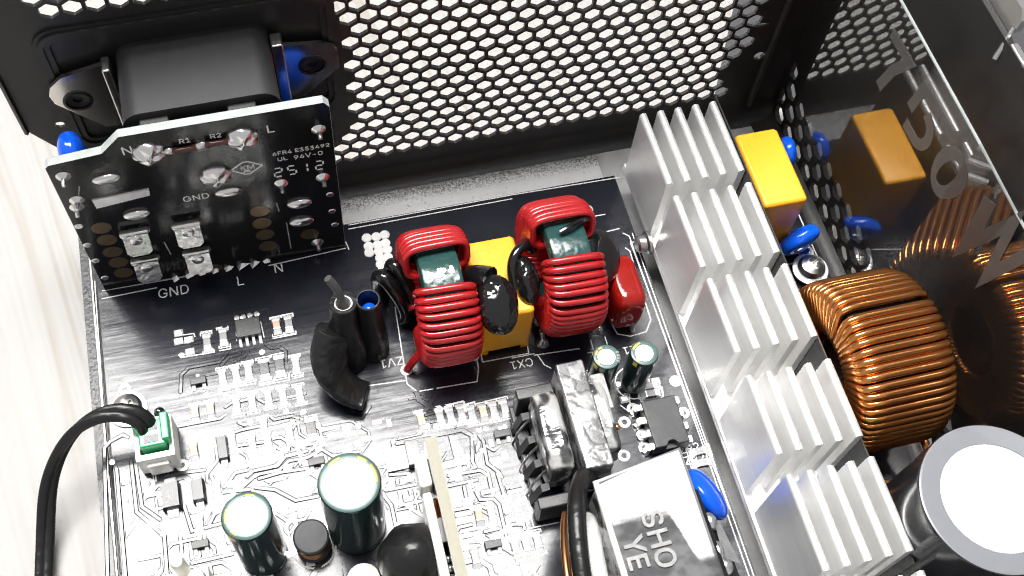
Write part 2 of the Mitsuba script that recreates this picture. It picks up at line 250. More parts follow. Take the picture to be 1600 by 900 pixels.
TRACES = [[(-39.5,-42.0),(-39.0,-38.6),(-37.5,-37.4),(-31.9,-37.5),(-30.3,-36.0)],[(-31.6,-38.2),(-30.1,-36.9),(-28.0,-36.7),(-27.7,-36.0)],[(-29.3,-38.0),(-28.5,-37.6),(-27.3,-37.4),(-26.5,-36.5)],[(-23.0,-35.7),(-22.2,-36.7),(-20.6,-36.8),(-19.6,-38.0),(-19.8,-39.9)],[(-34.8,-28.9),(-33.5,-28.0),(-25.4,-28.1),(-21.5,-28.1),(-21.1,-28.7)],[(-36.4,-32.6),(-34.8,-32.7),(-34.4,-32.4)],[(-32.9,-33.1),(-31.2,-33.2),(-28.1,-33.2)],[(-30.1,-30.4),(-29.4,-29.9),(-28.1,-30.0)],[(-35.8,-39.5),(-34.3,-39.6),(-32.4,-39.6)],[(-31.9,-46.6),(-30.9,-46.1),(-27.7,-46.0)],[(-25.9,-46.4),(-25.0,-47.2),(-22.4,-47.2),(-19.1,-47.2),(-17.4,-47.1)],[(-40.8,-48.5),(-38.4,-48.5),(-33.1,-48.6),(-31.9,-48.0)],[(-24.3,-50.1),(-23.7,-50.9),(-20.5,-50.9),(-19.4,-51.6)],[(-31.7,-51.9),(-29.6,-51.6),(-23.1,-51.7),(-21.2,-51.6)],[(-29.9,-60.5),(-28.7,-59.7),(-24.4,-59.7),(-22.8,-58.3),(-20.0,-58.2)],[(-28.5,-60.8),(-27.9,-60.5),(-24.2,-60.5),(-22.3,-59.2),(-19.0,-59.3),(-16.6,-58.5)],[(-30.0,-50.1),(-29.1,-50.8),(-28.0,-50.7)],[(-55.0,-72.6),(-53.8,-49.8),(-52.7,-48.8),(-50.4,-48.0),(-49.6,-48.7)],[(-52.1,-73.3),(-52.0,-54.4),(-52.2,-53.3)],[(-49.4,-53.2),(-49.3,-62.7),(-46.7,-65.8),(-45.1,-68.0),(-45.3,-74.8)],[(-48.7,-53.9),(-48.3,-62.0),(-45.5,-64.9)],[(-41.2,-63.3),(-40.4,-68.1),(-33.8,-67.8)],[(-41.0,-73.6),(-32.4,-73.5)],[(-34.1,-62.3),(-31.4,-62.5),(-29.7,-61.4),(-28.3,-60.5)],[(-37.4,-67.6),(-36.3,-66.0),(-35.2,-65.7)],[(-16.6,-58.0),(-14.6,-60.0),(-10.0,-60.2)],[(-28.2,-59.7),(-24.8,-59.6),(-22.5,-58.1),(-18.9,-58.1)],[(-28.7,-62.8),(-25.5,-63.9),(-22.3,-66.6),(-18.0,-66.7)],[(-27.9,-61.3),(-23.9,-61.0),(-17.7,-61.4)],[(-7.3,-67.3),(-6.6,-68.2),(-1.3,-68.3)],[(-7.1,-69.1),(-6.2,-71.1),(-6.2,-75.7)],[(3.2,-55.9),(5.4,-55.8)],[(2.9,-57.4),(4.8,-57.4)],[(-3.0,-60.2),(3.2,-60.1),(9.2,-60.2),(10.6,-61.7)],[(9.1,-60.5),(10.4,-61.6),(9.4,-66.4),(9.7,-67.5)],[(11.7,-61.9),(12.2,-63.0),(11.9,-67.3),(13.5,-69.3),(13.8,-70.3)],[(4.7,-68.0),(10.3,-68.2),(11.5,-69.4)],[(12.5,-64.1),(13.6,-65.1),(14.8,-64.6)],[(6.9,-70.6),(6.8,-74.2)],[(8.7,-71.8),(9.1,-73.4),(11.4,-73.8),(12.1,-75.0),(12.0,-80.4)],[(11.6,-69.1),(11.5,-72.0)],[(3.5,-78.3),(4.4,-77.4),(6.6,-77.4)],[(8.6,-79.1),(11.0,-79.1)],[(13.2,-69.5),(13.4,-74.0)],[(3.9,-81.4),(5.1,-80.9),(7.0,-81.2)],[(12.5,-79.2),(13.7,-78.9),(15.4,-79.3),(15.4,-80.1)],[(-33.2,-54.3),(-25.3,-54.8),(-23.6,-56.7)],[(-36.0,-59.1),(-34.8,-62.4),(-29.8,-62.9)],[(-42.0,-57.2),(-37.0,-57.7)],[(-3.7,-63.3),(-0.2,-63.1)],[(-5.3,-65.6),(-1.9,-66.1)],[(4.2,-69.8),(9.4,-69.8)],[(2.6,-74.2),(8.8,-74.4),(10.7,-76.0)]]
SILK = [[(2.1,-33.2),(1.1,-49.2),(2.6,-51.1),(13.8,-51.5),(14.7,-48.9),(14.9,-44.9)],[(15.8,-46.6),(15.7,-47.9),(24.6,-48.0),(24.9,-43.7)],[(-10.1,-47.8),(-7.7,-47.9),(1.0,-48.5)],[(50.4,-29.0),(51.0,-71.7),(51.3,-84.4)],[(49.1,-30.0),(49.7,-30.8),(49.1,-46.2),(47.5,-48.4),(44.3,-48.7),(42.0,-47.7),(41.6,-45.7)],[(50.4,-29.0),(51.6,-28.9)],[(43.9,-21.6),(47.3,-21.6)],[(45.9,-25.6),(49.2,-25.4)],[(26.1,-48.7),(26.8,-50.9),(27.8,-51.8)],[(21.3,-48.3),(25.6,-48.3)],[(-51.7,-17.9),(-36.0,-18.1)],[(-51.9,-19.6),(-41.6,-19.4)],[(-20.0,-19.1),(-4.8,-18.4)],[(-4.5,-17.0),(-4.2,-18.8)],[(-3.2,-13.3),(30.2,-13.2),(53.8,-13.7)],[(-3.4,-14.2),(30.0,-14.1)],[(-53.0,-15.5),(-53.4,-39.8),(-53.5,-48.6)],[(25.5,-48.6),(34.1,-49.1)],[(-45.9,-57.0),(-45.7,-59.0),(-39.4,-59.0)],[(1.1,-54.9),(3.2,-54.8),(3.1,-55.5)],[(4.6,-54.9),(10.4,-54.7),(10.5,-55.5)],[(10.5,-55.4),(12.5,-55.3)],[(12.5,-55.8),(18.3,-55.5)],[(17.0,-70.3),(17.0,-80.2),(13.0,-80.3)],[(17.0,-80.2),(21.5,-80.3)],[(39.5,-47.8),(39.5,-49.3)],[(36.7,-47.8),(36.6,-49.8)],[(42.2,-60.1),(42.0,-61.3)],[(42.1,-59.7),(46.9,-59.8),(46.7,-61.3)],[(39.7,-59.7),(40.6,-59.9),(40.1,-61.8)],[(38.3,-61.7),(39.9,-63.8)],[(-37.9,-30.5),(-35.8,-30.6),(-35.7,-31.3)],[(-38.7,-35.1),(-32.6,-35.2),(-32.7,-34.5)],[(-34.6,-30.6),(-32.4,-30.7)],[(-31.5,-30.6),(-29.4,-30.7),(-29.5,-31.2)],[(-31.5,-35.2),(-29.5,-35.2),(-29.5,-34.6)],[(-21.3,-30.5),(-17.1,-30.3),(-17.1,-31.0)],[(-21.5,-34.8),(-17.2,-34.8),(-17.2,-34.3)],[(-32.6,-38.6),(-30.5,-38.7)],[(-32.7,-43.3),(-30.6,-43.3)],[(-30.0,-38.7),(-25.7,-38.6),(-25.8,-39.0)],[(-30.2,-43.1),(-25.9,-43.1)],[(-19.2,-39.1),(-17.1,-39.0),(-17.2,-39.5)],[(-19.2,-43.7),(-17.2,-43.6)],[(-25.3,-43.8),(-19.8,-43.8),(-19.7,-42.5)],[(-28.2,-33.8),(-27.8,-29.8)],[(-23.1,-34.2),(-23.3,-30.8)],[(-30.9,-44.9),(-28.8,-44.9)],[(-27.9,-44.9),(-25.8,-44.9)],[(-25.0,-44.9),(-22.9,-44.9)],[(-22.2,-44.8),(-20.1,-44.9)],[(-38.3,-45.1),(-36.1,-44.9)],[(-35.4,-45.0),(-33.2,-44.9)],[(-22.5,-51.9),(-20.3,-51.9),(-20.2,-53.7)],[(-18.7,-51.5),(-16.1,-51.6),(-16.2,-52.9)],[(-45.5,-56.3),(-45.5,-58.8),(-41.5,-59.0)]]
AC_BLOBS = [(-34.28,40.93),(-19.31,40.69),(-25.03,31.59)]
AC_TABS = [(-41.41,17.07),(-32.32,17.14),(-41.64,7.35),(-32.27,7.4)]
AC_PADS = [(-46.62,21.56),(-46.63,17.47),(-46.64,13.23),(-46.53,9.36),(-46.5,5.41),(-19.28,17.91),(-19.42,13.83),(-19.36,9.73),(-19.3,5.48),(-11.16,7.04),(-34.04,1.27),(-30.35,0.69)]
AC_PINS = [(-6.77,39.12),(-14.56,25.42),(-7.21,25.08),(-48.31,30.96),(-48.82,29.02),(-9.97,3.51),(-48.53,38.18)]
AC_SMALL = [(-50.01,23.25),(-50.23,16.93),(-50.19,11.31),(-50.11,4.78),(-6.35,19.24),(-6.38,13.6),(-6.24,8.75)]
AC_SLUGS = [(-23.76,26.04),(-12.02,18.49),(-12.25,12.29),(-42.28,35.93),(-39.94,24.1)]
AC_STRIP = [(-45.94,30.88),(-36.41,31.0),(-36.63,29.15),(-45.83,27.91)]
AC_R = [(-28.65,40.72),(-23.33,40.98)]
AC_TEXT = [(-38.46,42.17),(-15.29,41.54),(-15.12,34.44),(-11.71,32.5),(-15.34,28.9),(-29.29,42.2),(-24.32,42.13),(-31.71,25.79),(-18.21,33.69),(-14.44,32.71)]
AC_LINES = [(-46.84,34.9),(-47.68,32.35),(-26.42,41.59),(-25.25,41.54),(-26.72,38.93),(-25.36,38.96),(-15.04,12.51),(-15.17,3.0),(-16.05,19.64),(-15.91,16.78),(-37.34,13.42),(-37.03,8.76),(-44.34,0.27),(-35.44,0.16)]
TXT_PCB = [(-41.59,-21.85),(-26.64,-22.26),(-19.29,-20.98),(0.85,-45.2),(24.4,-50.6),(45.46,-52.14),(46.06,-73.06),(46.31,-75.19),(16.12,-75.21),(35.92,-51.8)]
TERMS = [(-32.36,46.83),(-18.46,47.04)]

# ------------------------------------------------------------------ the table and the metal cover behind
scene['table_top'] = {'type': 'rectangle', 'to_world': T().translate([0, 0, -0.0074]).scale([1.6, 1.6, 1]), 'bsdf': {'type': 'ref', 'id': 'wood_material'}}
labels['table_top'] = {'label': 'pale wooden table top with fine straight grain under the opened power supply', 'category': 'table', 'kind': 'structure'}
cover = Polygon([(96, -150), (96, 2.6), (79.8, 2.6), (140, 112), (360, 20), (330, -150)]).buffer(-2).buffer(2)
solo('metal_cover', prism(cover, -7.1, -5.6), 'grey_metal', 'plain grey metal cover plate lying on the table behind the right wall', 'metal cover')

# ------------------------------------------------------------------ the case
case = thing('power_supply_case', 'opened black steel power supply case with a honeycomb grille in its rear panel', 'power supply case')
floor = Polygon([(-53.4, -150), (-53.4, -1.2), (92.6, -1.2), (92.6, -150)])
part(case, 'base', prism(floor, -7.0, -6.0), 'bare_steel', False, 'bare steel tray floor with black overspray along the rear fold')
fold = [(0.9, -7.0), (-0.9, -7.0), (-3.2, -6.4), (-3.2, -5.96), (-2.0, -5.7), (-0.9, -4.9), (-0.3, -3.6), (0.0, -2.2), (0.9, -2.2)]
part(case, 'rear_fold', axes(prism(Polygon(fold), 0, 143), (-50.4, 0, 0), (0, 1, 0), (0, 0, 1)), 'black_paint', 40)
P0, RZ = 3.57, 3.57 * 0.8660254
panel = Polygon([(-56, 84), (93.5, 84), (93.5, -2.2), (-50.4, -2.2), (-50.4, 19), (-53.4, 23.6), (-56, 28)])
lim_r = [22, 21.5, 21, 21.5, 22, 22.5, 22, 22.5, 22, 22.5, 23, 22.5, 23, 22.5, 23]
lim_l = [-1, -.5, 0, .5, 1, .5, 1, .5, 1, .5, 1, .5, 1, .5, 0, -.5, -2]
holes = []
for j in range(26):
    zc = 4 + RZ * j
    lo, hi = (lim_l[j] if j < 17 else -13.0), (lim_r[j] if j < 15 else 22.5)
    for k in range(-30, 60):
        i = k + (0.5 if j % 2 else 0.0)
        if lo - .01 <= i <= hi + .01: holes.append(hexagon(i * P0, zc, 2.95))
panel = panel.difference(shapely.union_all(holes))
panel = panel.difference(shapely.union_all([Point(84.3, 14.3).buffer(1.1), affinity.scale(Point(82.2, 24.0).buffer(1.0), 1.6, 0.5), Point(-50.6, 28.8).buffer(0.9)]))
panel = panel.difference(rrect(-36.4, -13.0, 28.4, 45.8, 3))
part(case, 'rear_panel', axes(prism(panel, 0, 0.7), (0, 0.7, 0), (1, 0, 0), (0, 0, 1)), 'black_paint', False, 'black rear panel punched with rows of hexagonal holes')
# embossed seat around the inlet
outer, rings = rrect(-49.3, -0.4, 21.5, 53.0, 4.0), []
for a, b, y0, y1 in ((0.0, 0.7, 0.0, -0.5), (0.7, 1.6, 0.0, -1.0), (1.6, 2.6, 0.0, -0.6)):
    rings.append(axes(prism(outer.buffer(-a).difference(outer.buffer(-b)), 0.0, -y1), (0, -0.01, 0), (1, 0, 0), (0, 0, 1)))
part(case, 'embossed_seat', cat(rings), 'black_paint', 40)
part(case, 'left_flange', hull([(-56.6, .9, 28.2), (-56.6, .9, 84), (-55.8, .9, 28.2), (-55.8, .9, 84), (-56.2, -1.0, 28.6), (-56.2, -1.0, 84), (-56.8, -.6, 28.6), (-56.8, -.6, 84)]), 'black_paint', 40)
side = Polygon([(-0.02, -6.0), (-0.02, 84), (-16, 84), (-24, 66), (-150, 66), (-150, -6.0)])
sh = []
for j, (y0, zc) in enumerate([(-3.3, -3.3), (-1.15, 1.0), (-3.75, 5.3), (-1.6, 9.6)]):
    for k in range(0, 18):
        if j == 3 and k > 0: continue
        sh.append(hexagon(y0 - 5.05 * k, zc, 3.7))
side = side.difference(shapely.union_all(sh).intersection(sbox(-150, -5.3, -0.9, 30)))
part(case, 'side_wall', axes(prism(side, 0, 1.0), (92.5, 0, 0), (0, 1, 0), (0, 0, 1)), 'black_paint', False, 'black right side wall with a few hexagonal holes low at the rear')
part(case, 'wall_fold', axes(prism(Polygon([(92.4, -5.96), (86.9, -5.96), (86.9, -5.8), (90.2, -5.75), (91.4, -5.4), (92.3, -4.8)]), 0, 148), (0, -1.0, 0), (1, 0, 0), (0, 0, 1)), 'black_paint', 40)
part(case, 'corner_bead', tube([(86.2, -0.2, -2), (86.2, -0.2, 84)], 0.9, 12), 'black_paint')
lip = Polygon([(-56.0, -60.5), (-56.0, -1.0), (-53.6, -1.0), (-53.6, -150), (-54.4, -150), (-54.4, -63.5)])
part(case, 'left_lip', prism(lip, -7.2, -2.6), 'crackle_paint', False, 'left edge of the tray with crackle paint and a step near the front')
part(case, 'lip_seam', box(-54.3, -53.75, -150, -1.2, -2.6, -2.2, .15), 'bright_steel')
tab = Polygon([(-28, 65.0), (-28, 70.8), (-41.2, 70.6), (-42.4, 69.2), (-42.4, 66.8), (-40.5, 65.0)])
part(case, 'top_edge', box(92.5, 93.6, -150, -44, 66.0, 66.5, .15), 'bright_steel')
part(case, 'bracket', cat([axes(prism(tab, 0, 1.1), (93.6, 0, 0), (0, 1, 0), (0, 0, 1)), tube([(93.4, -42.0, 67.6), (92.8, -42.7, 65.2), (92.0, -43.5, 62.7)], [.34, .34, .42], 8)]), 'bright_steel', 30, 'bright bent tab with a hooked end on top of the side wall')

# ------------------------------------------------------------------ the clear film on the side wall
film = thing('insulating_film', 'clear plastic film leaning on the right side wall with large grey characters reading 750W', 'plastic film')
def film_x(y): return 87.2 + 4.4 * np.clip((-54.0 - y) / 9.0, 0, 1)           # creased: it steps out towards the wall in front
ys = [-12.8, -32.3, -49.0, -54.0, -63.0, -80.0, -150.0]
vs, nr = [], 14
for y in ys:
    x = film_x(y); z0 = np.interp(-y, [12.6, 32.3, 49, 80, 150], [15.8, 13.6, 10.4, 8, 8]); z1 = 57.0 - 1.42 * (x - 87.2)
    vs += [(x, y, z) for z in np.linspace(z0, z1, nr)]
fq = np.array([[a * nr + b_, a * nr + b_ + 1, (a + 1) * nr + b_ + 1, (a + 1) * nr + b_] for a in range(len(ys) - 1) for b_ in range(nr - 1)])
part(film, 'sheet', trimesh.Trimesh(vs, np.vstack([fq[:, [0, 1, 2]], fq[:, [0, 2, 3]]]), process=False), 'clear_film', False)
part(film, 'top_edge', tube([vs[k * nr + nr - 1] for k in range(len(ys))], 0.24, 6), 'fibre_edge')
fw = 2.0
def bow(c, r, a0, a1, n=14): return [(c[0] + r[0] * math.cos(math.radians(a)), c[1] + r[1] * math.sin(math.radians(a))) for a in np.linspace(a0, a1, n)]
seven = LineString([(27.2, 51.3), (33.9, 51.6), (31.6, 47.0), (30.4, 41.3)]).buffer(fw / 2, cap_style='flat', join_style='mitre')
five = shapely.union_all([LineString([(45.2, 52.0), (39.4, 52.0), (38.9, 46.2)]).buffer(fw / 2, cap_style='flat', join_style='mitre'),
                          LineString([(42.6, 49.3)] + bow((42.9, 46.2), (2.7, 2.9), 60, -90, 12) + [(39.6, 43.3)]).buffer(fw / 2, cap_style='flat')])
zero = affinity.scale(Point(52.4, 47.0).buffer(1, quad_segs=16), 3.6, 5.3).difference(affinity.rotate(affinity.scale(Point(52.4, 47.0).buffer(1, quad_segs=16), 1.55, 3.5), -12))
wide = LineString([(59.6, 49.2), (60.9, 38.2), (64.0, 49.2), (66.6, 37.4), (69.2, 48.4)]).buffer(fw / 2, cap_style='flat', join_style='mitre')
# local x = -y in the world (towards the viewer), local y = up, the normal facing into the case
for ch, g_ in (('7', seven), ('5', five), ('0', zero), ('W', wide)):
    m_ = trimesh.Trimesh(*trimesh.remesh.subdivide_to_size(prism(g_, 0, 0.06).vertices, prism(g_, 0, 0.06).faces, 1.0))
    v_ = m_.vertices; m_.vertices = np.stack([film_x(-v_[:, 0]) - 0.09 - v_[:, 2], -v_[:, 0], v_[:, 1]], 1)
    part(film, 'character', m_, 'film_letter', False, 'grey printed character ' + ch)


# ------------------------------------------------------------------ the mains inlet
inlet = thing('mains_inlet', 'black plastic mains inlet socket held in the rear panel by two bright steel ears', 'mains inlet')
bodyp = rrect(-37.4, -12.0, 27.4, 46.8, 3.2)
ib = axes(prism(bodyp, 0.0, 14.8), (0, 0, 0), (1, 0, 0), (0, 0, 1))
part(inlet, 'housing', ib, 'black_plastic', 40)
for x in (-32.3, -18.3):
    part(inlet, 'terminal_boss', box(x - 2.3, x + 2.3, -16.4, -14.6, 42.9, 45.3, .25), 'black_plastic')
    part(inlet, 'pin', tube([(x, -17.4, 44.4), (x, -14.8, 44.4)], .38, 8), 'bright_steel')
earL = Polygon([(-49.6, 39.4), (-48.9, 41.4), (-46.6, 43.4), (-39.4, 45.0), (-38.9, 44.2), (-39.3, 30.2), (-40.6, 28.8), (-42.8, 29.2), (-49.2, 37.2)]).buffer(.4).buffer(-.4)
earR = Polygon([(-11.4, 42.8), (-3.4, 41.6), (-1.2, 40.2), (-0.7, 38.4), (-0.7, 34.9), (-7.3, 28.5), (-11.6, 27.2)]).buffer(.4).buffer(-.4)
for nm, e, cx, cz in (('left', earL, -45.4, 37.2), ('right', earR, -5.4, 36.6)):
    hole = Point(cx, cz).buffer(2.15)
    k = part(inlet, 'ear', axes(prism(e.difference(hole), 0, 0.8), (0, -1.4, 0), (1, 0, 0), (0, 0, 1)), 'mirror_steel', False, nm + ' steel mounting ear of the inlet')
    part(k, 'screw', cat([axes(lathe([(0, .1), (.85, .1), (.85, .5), (2.0, .6), (2.1, 0), (0, 0)], n=24), (cx, -1.5, cz), (1, 0, 0), (0, 0, 1)), axes(lathe([(2.5, 0), (2.5, .25), (2.1, .3), (2.1, 0)], n=28), (cx, -2.2, cz), (1, 0, 0), (0, 0, 1))]), 'dark_metal')
part(inlet, 'strap', box(-39.5, -38.1, -4.6, -1.4, 29.4, 46.2, .3), 'bright_steel')
part(inlet, 'strap', box(-11.9, -9.9, -4.4, -1.4, 29.2, 45.4, .3), 'bright_steel')

# ------------------------------------------------------------------ blue disc capacitors
def blue_disc(c, r, th, normal, label, leads, group=None):
    k = thing('disc_capacitor', label, 'capacitor')
    m = ball((0, 0, 0), (r, r, th), 4)
    v = m.vertices; v[:, 2] = np.sign(v[:, 2]) * th * (np.abs(v[:, 2]) / th) ** 0.8
    n = np.asarray(normal, float); n /= np.linalg.norm(n); u = np.cross([0.1, 0.05, 1], n); u /= np.linalg.norm(u)
    part(k, 'body', axes(trimesh.Trimesh(v, m.faces, process=False), c, u, np.cross(n, u)), 'blue_epoxy', True)
    for l in leads: part(k, 'lead', tube(curve(l, 10), [0.95] * 4 + [0.7] * 3 + [0.4] * 3, 8), 'blue_epoxy')
    return k
blue_disc((-47.2, -12.2, 36.4), 3.6, 2.2, (1, .1, 0), 'bright blue disc capacitor rising behind the upper left corner of the inlet board', [[(-47.4, -12.6, 33.4), (-47.8, -14.4, 32), (-47.9, -16.2, 31)]])
blue_disc((-9.8, -8.0, 28.6), 4.6, 1.8, (0.2, 1, .2), 'blue disc capacitor hidden behind the inlet board and mirrored in the right ear', [[(-9.8, -9, 24.4), (-9.6, -12, 23), (-9.6, -16.2, 23)]])
blue_disc((81.0, -38.0, 4.9), 4.3, 2.1, (-.35, 1, .25), 'blue disc capacitor beside the tall yellow capacitor and the right screw', [[(79.5, -38, 1.6), (79.5, -38, .8), (79.5, -38, 0)], [(82.8, -38.7, 1.6), (83.2, -38.8, .8), (83.4, -39, 0)]])
blue_disc((46.2, -82.8, 6.6), 4.9, 1.9, (1, .28, .62), 'blue disc capacitor leaning at the right end of the dark transformer', [[(46, -80.5, 2.4), (46, -80, 1), (46.3, -79.6, 0)], [(46.2, -85.4, 2.4), (46.4, -85.8, 1), (46.6, -86, 0)]])
blue_disc((84.0, -20.5, 9.0), 3.2, 1.7, (1, -.2, .1), 'blue disc capacitor between the tall yellow capacitor and the clear film', [[(84, -20.5, 6), (84, -20.5, 3), (84, -20.5, 0)]])

# ------------------------------------------------------------------ the upright inlet board
acb = thing('inlet_board', 'upright black circuit board in front of the mains inlet with soldered terminals', 'circuit board')
acp = Polygon([(-51.2, .3), (-4.7, .3), (-4.5, 44.6), (-5.4, 45.9), (-38.0, 45.9), (-41.4, 42.4), (-50.0, 41.6), (-50.6, 41.0)])
part(acb, 'board', axes(prism(acp, 0.03, 1.57), (0, -16.4, 0), (1, 0, 0), (0, 0, 1)), 'fibre_edge', False, 'pale fibreglass core seen along the cut edge')
part(acb, 'front_mask', axes(prism(acp.buffer(-.05), 0, .05), (0, -17.97, 0), (1, 0, 0), (0, 0, 1)), 'board_black', False)
part(acb, 'back_mask', axes(prism(acp.buffer(-.05), 0, .05), (0, -16.37, 0), (1, 0, 0), (0, 0, 1)), 'board_black', False)
YF = -18.02
def onac(m): return axes(m, (0, YF, 0), (1, 0, 0), (0, 0, 1))
for x, z in AC_BLOBS:
    b = ball((0, 0, 0), 1, 3); v = b.vertices
    v = v * [2.55, 2.1, 2.55]; v[:, 0] *= 1 + 0.12 * np.sin(9 * np.arctan2(v[:, 2], v[:, 0]) + x); v[:, 1] *= 1 - .35 * np.abs(np.sin(2 * np.arctan2(v[:, 2], v[:, 0]) + .6))
    m = trimesh.Trimesh(v, b.faces); m.apply_translation((x, YF - .2, z)); part(acb, 'solder_joint', m, 'solder', True)
for q, (x, z) in enumerate(AC_TABS):
    w, h = 2.25, 2.75
    pl = Polygon([(-w, h), (w, h), (w, -h + .8), (w - .8, -h), (-w + .8, -h), (-w, -h + .8)])
    m = cat([spin(prism(pl, 0, .9), (1, 0, 0), -18, (0, h, 0)), box(-w - .3, w + .3, h - .5, h + .5, 0, 1.2, .3), ball((0, .9, 1.25), (1.2, 1.4, 0.6)), ball((-w * .8, h - .3, .5), (.9, .7, .9)), ball((w * .8, h - .2, .4), (1.0, .6, .8))])
    part(acb, 'solder_tab', onac(move(m, x, z, .35 + .3 * (q % 2))), 'solder', 35)
for x, z in AC_PADS: part(acb, 'test_pad', onac(move(prism(Point(0, 0).buffer(1.75), 0, .06), x, z)), 'bronze_pad', False)
for x, z in AC_PINS:
    part(acb, 'pin_joint', onac(move(lathe([(1.25, 0), (.9, .35), (.45, .7), (.34, 1.9), (0, 2.1)], n=18), x, z)), 'solder')
part(acb, 'via', onac(cat([move(lathe([(.75, 0), (.6, .16), (0, .2)], n=12), x, z) for x, z in AC_SMALL])), 'solder', kind='stuff')
for x, z in AC_SLUGS: part(acb, 'solder_slug', onac(move(ball((0, 0, .2), (2.3, 1.15, .8)), x, z)), 'solder', True)
part(acb, 'solder_strip', onac(prism(Polygon([(-45.95, 30.6), (-36.4, 30.95), (-36.6, 29.15), (-45.8, 28.0)]), 0, .3)), 'terminal', False, 'long bare solder strip')
for x, z in AC_R:
    r = part(acb, 'glass_resistor', move(spin(lathe([(0, -2), (.6, -1.9), (.7, -1.5), (.5, -1), (.5, 1), (.7, 1.5), (.6, 1.9), (0, 2)], n=14), (0, 1, 0), 90), x, YF - .6, z), 'glass_red')
    part(r, 'end_joint', cat([ball((x - 2.4, YF - .4, z), (.9, .6, .8), 2), ball((x + 2.4, YF - .4, z), (.9, .6, .8), 2)]), 'solder', True)
ac_txt = [('N', 2.0), ('L', 2.0), ('6FR4 E353492', 1.0), ('94V-0', 1.15), ('25 12', 0), ('R1', 1.15), ('R2', 1.15), ('GND', 1.55), ('', 0), ('UL', 1.0)]
tx = [move(text(s, h), x, z - h / 2) for (s, h), (x, z) in zip(ac_txt, AC_TEXT) if h]
def seg7(ch, w=1.35, h=2.5):
    on = {'2': 'abged', '5': 'afgcd', '1': 'bc'}[ch]; c = {'a': [(0, h), (w, h)], 'b': [(w, h), (w, h / 2)], 'c': [(w, h / 2), (w, 0)], 'd': [(0, 0), (w, 0)], 'e': [(0, h / 2), (0, 0)], 'f': [(0, h), (0, h / 2)], 'g': [(0, h / 2), (w, h / 2)]}
    out = []
    for s in on:
        (a, b), (c2, d) = c[s]; u = np.array([c2 - a, d - b]); u /= np.linalg.norm(u); out.append([(a + u[0] * .2, b + u[1] * .2), (c2 - u[0] * .2, d - u[1] * .2)])
    return out
x0, z0 = AC_TEXT[4]
for ch, dx in (('2', 0), ('5', 2.4), ('1', 4.4), ('2', 7.2)): tx.append(strokes([[(x0 + dx + a, z0 - 1.2 + b) for a, b in l] for l in seg7(ch)], .3, 0, .05))
dia = Polygon([(-2.9, 0), (-.5, 1.9), (.5, 1.9), (2.9, 0), (.5, -1.9), (-.5, -1.9)])
tx += [prism(affinity.translate(dia.difference(dia.buffer(-.28)), x0 - 4.4, z0 + 3.0), 0, .05), move(text('KM', 1.2), x0 - 5.5, z0 + 2.5), strokes([[(x0 - 5.1, z0 + 1.9), (x0 - 3.8, z0 + 1.9)], [(x0 - 5.0, z0 + 2.25), (x0 - 3.9, z0 + 2.25)]], .22, 0, .05)]
for m_ in tx: part(acb, 'print', onac(m_), 'silk_white', False)
gl = [LineString([AC_LINES[i], AC_LINES[i + 1]]) for i in range(0, len(AC_LINES), 2)]
for l in gl: part(acb, 'print_line', onac(prism(l.buffer(.11, cap_style='flat'), 0, .05)), 'silk_grey', False)
# the row of scratched solder along its foot
foot = []
for k in range(16):
    x = -46 + k * 2.5; foot.append(hull(np.array([(x, YF - .1, .4), (x + rng.uniform(1.2, 2.6), YF - .1, .5), (x + .3, YF - rng.uniform(.5, 1.3), .3), (x + 1.4, YF - .6, .35), (x + 1, YF, 1.0)])))
part(acb, 'foot_solder', cat(foot[3:11]), 'solder', 20, kind='stuff')

# ------------------------------------------------------------------ the main circuit board
mb = thing('main_circuit_board', 'large glossy black circuit board crowded with small soldered parts and white print', 'circuit board')
bp = Polygon([(-52.6, -150), (-52.6, -13.0), (51.9, -13.0), (51.9, -150)])
part(mb, 'board', prism(bp, -1.6, 0), 'solder_mask', False)
def strip(lines, w, z): return prism(shapely.union_all([LineString(l).buffer(w / 2, cap_style='round', join_style='mitre', quad_segs=3) for l in lines]), 0, z)
def bevelled(poly, b, h):
    """a sheet h high with sloping sides b wide"""
    ms, outer_b = [], poly.buffer(b, quad_segs=2, join_style='mitre')
    for g, ring in ((poly, False), (outer_b.difference(poly), True)):
        for q in getattr(g, 'geoms', [g]):
            if q.area < 1e-6: continue
            v, f = trimesh.creation.triangulate_polygon(q, engine='earcut')
            z = np.full(len(v), h)
            if ring: z[shapely.distance(shapely.points(v), poly) > 1e-6] = 0.001
            ms.append(trimesh.Trimesh(np.c_[v, z], f, process=False))
    return cat(ms)
def lines(ls, w): return shapely.union_all([LineString(l).buffer(w / 2, cap_style='round', join_style='mitre', quad_segs=3) for l in ls])
for t in TRACES: part(mb, 'trace', bevelled(lines([t], .5), .17, .13), 'trace_mask', False)
more = []
for k in range(120):                       # the fine tracks between the parts of the front field
    x, y = rng.uniform(-50, 17), rng.uniform(-92, -52); a = rng.integers(0, 4) * 90; l = [(x, y)]
    for s in range(rng.integers(2, 5)):
        d = rng.uniform(1.2, 5.0); x, y = x + d * math.cos(math.radians(a)), y + d * math.sin(math.radians(a)); l.append((x, y)); a += rng.choice([-45, 45])
    more.append(LineString(l).buffer(rng.choice([.16, .25, .4]), quad_segs=2, join_style='mitre'))
field = sbox(-51.5, -95, 17, -51).difference(shapely.union_all([Point(-12.7, -73.4).buffer(6), Point(-28.9, -74.7).buffer(5), lines(TRACES, 1.3), sbox(-48, -58, -40, -47)]))
part(mb, 'fine_track', bevelled(shapely.union_all(more).intersection(field).buffer(-.02).buffer(.02), .15, .11), 'trace_mask', False, kind='stuff')
part(mb, 'silkscreen', strip(SILK, .2, .05), 'silk_white', False, 'white printed outlines')
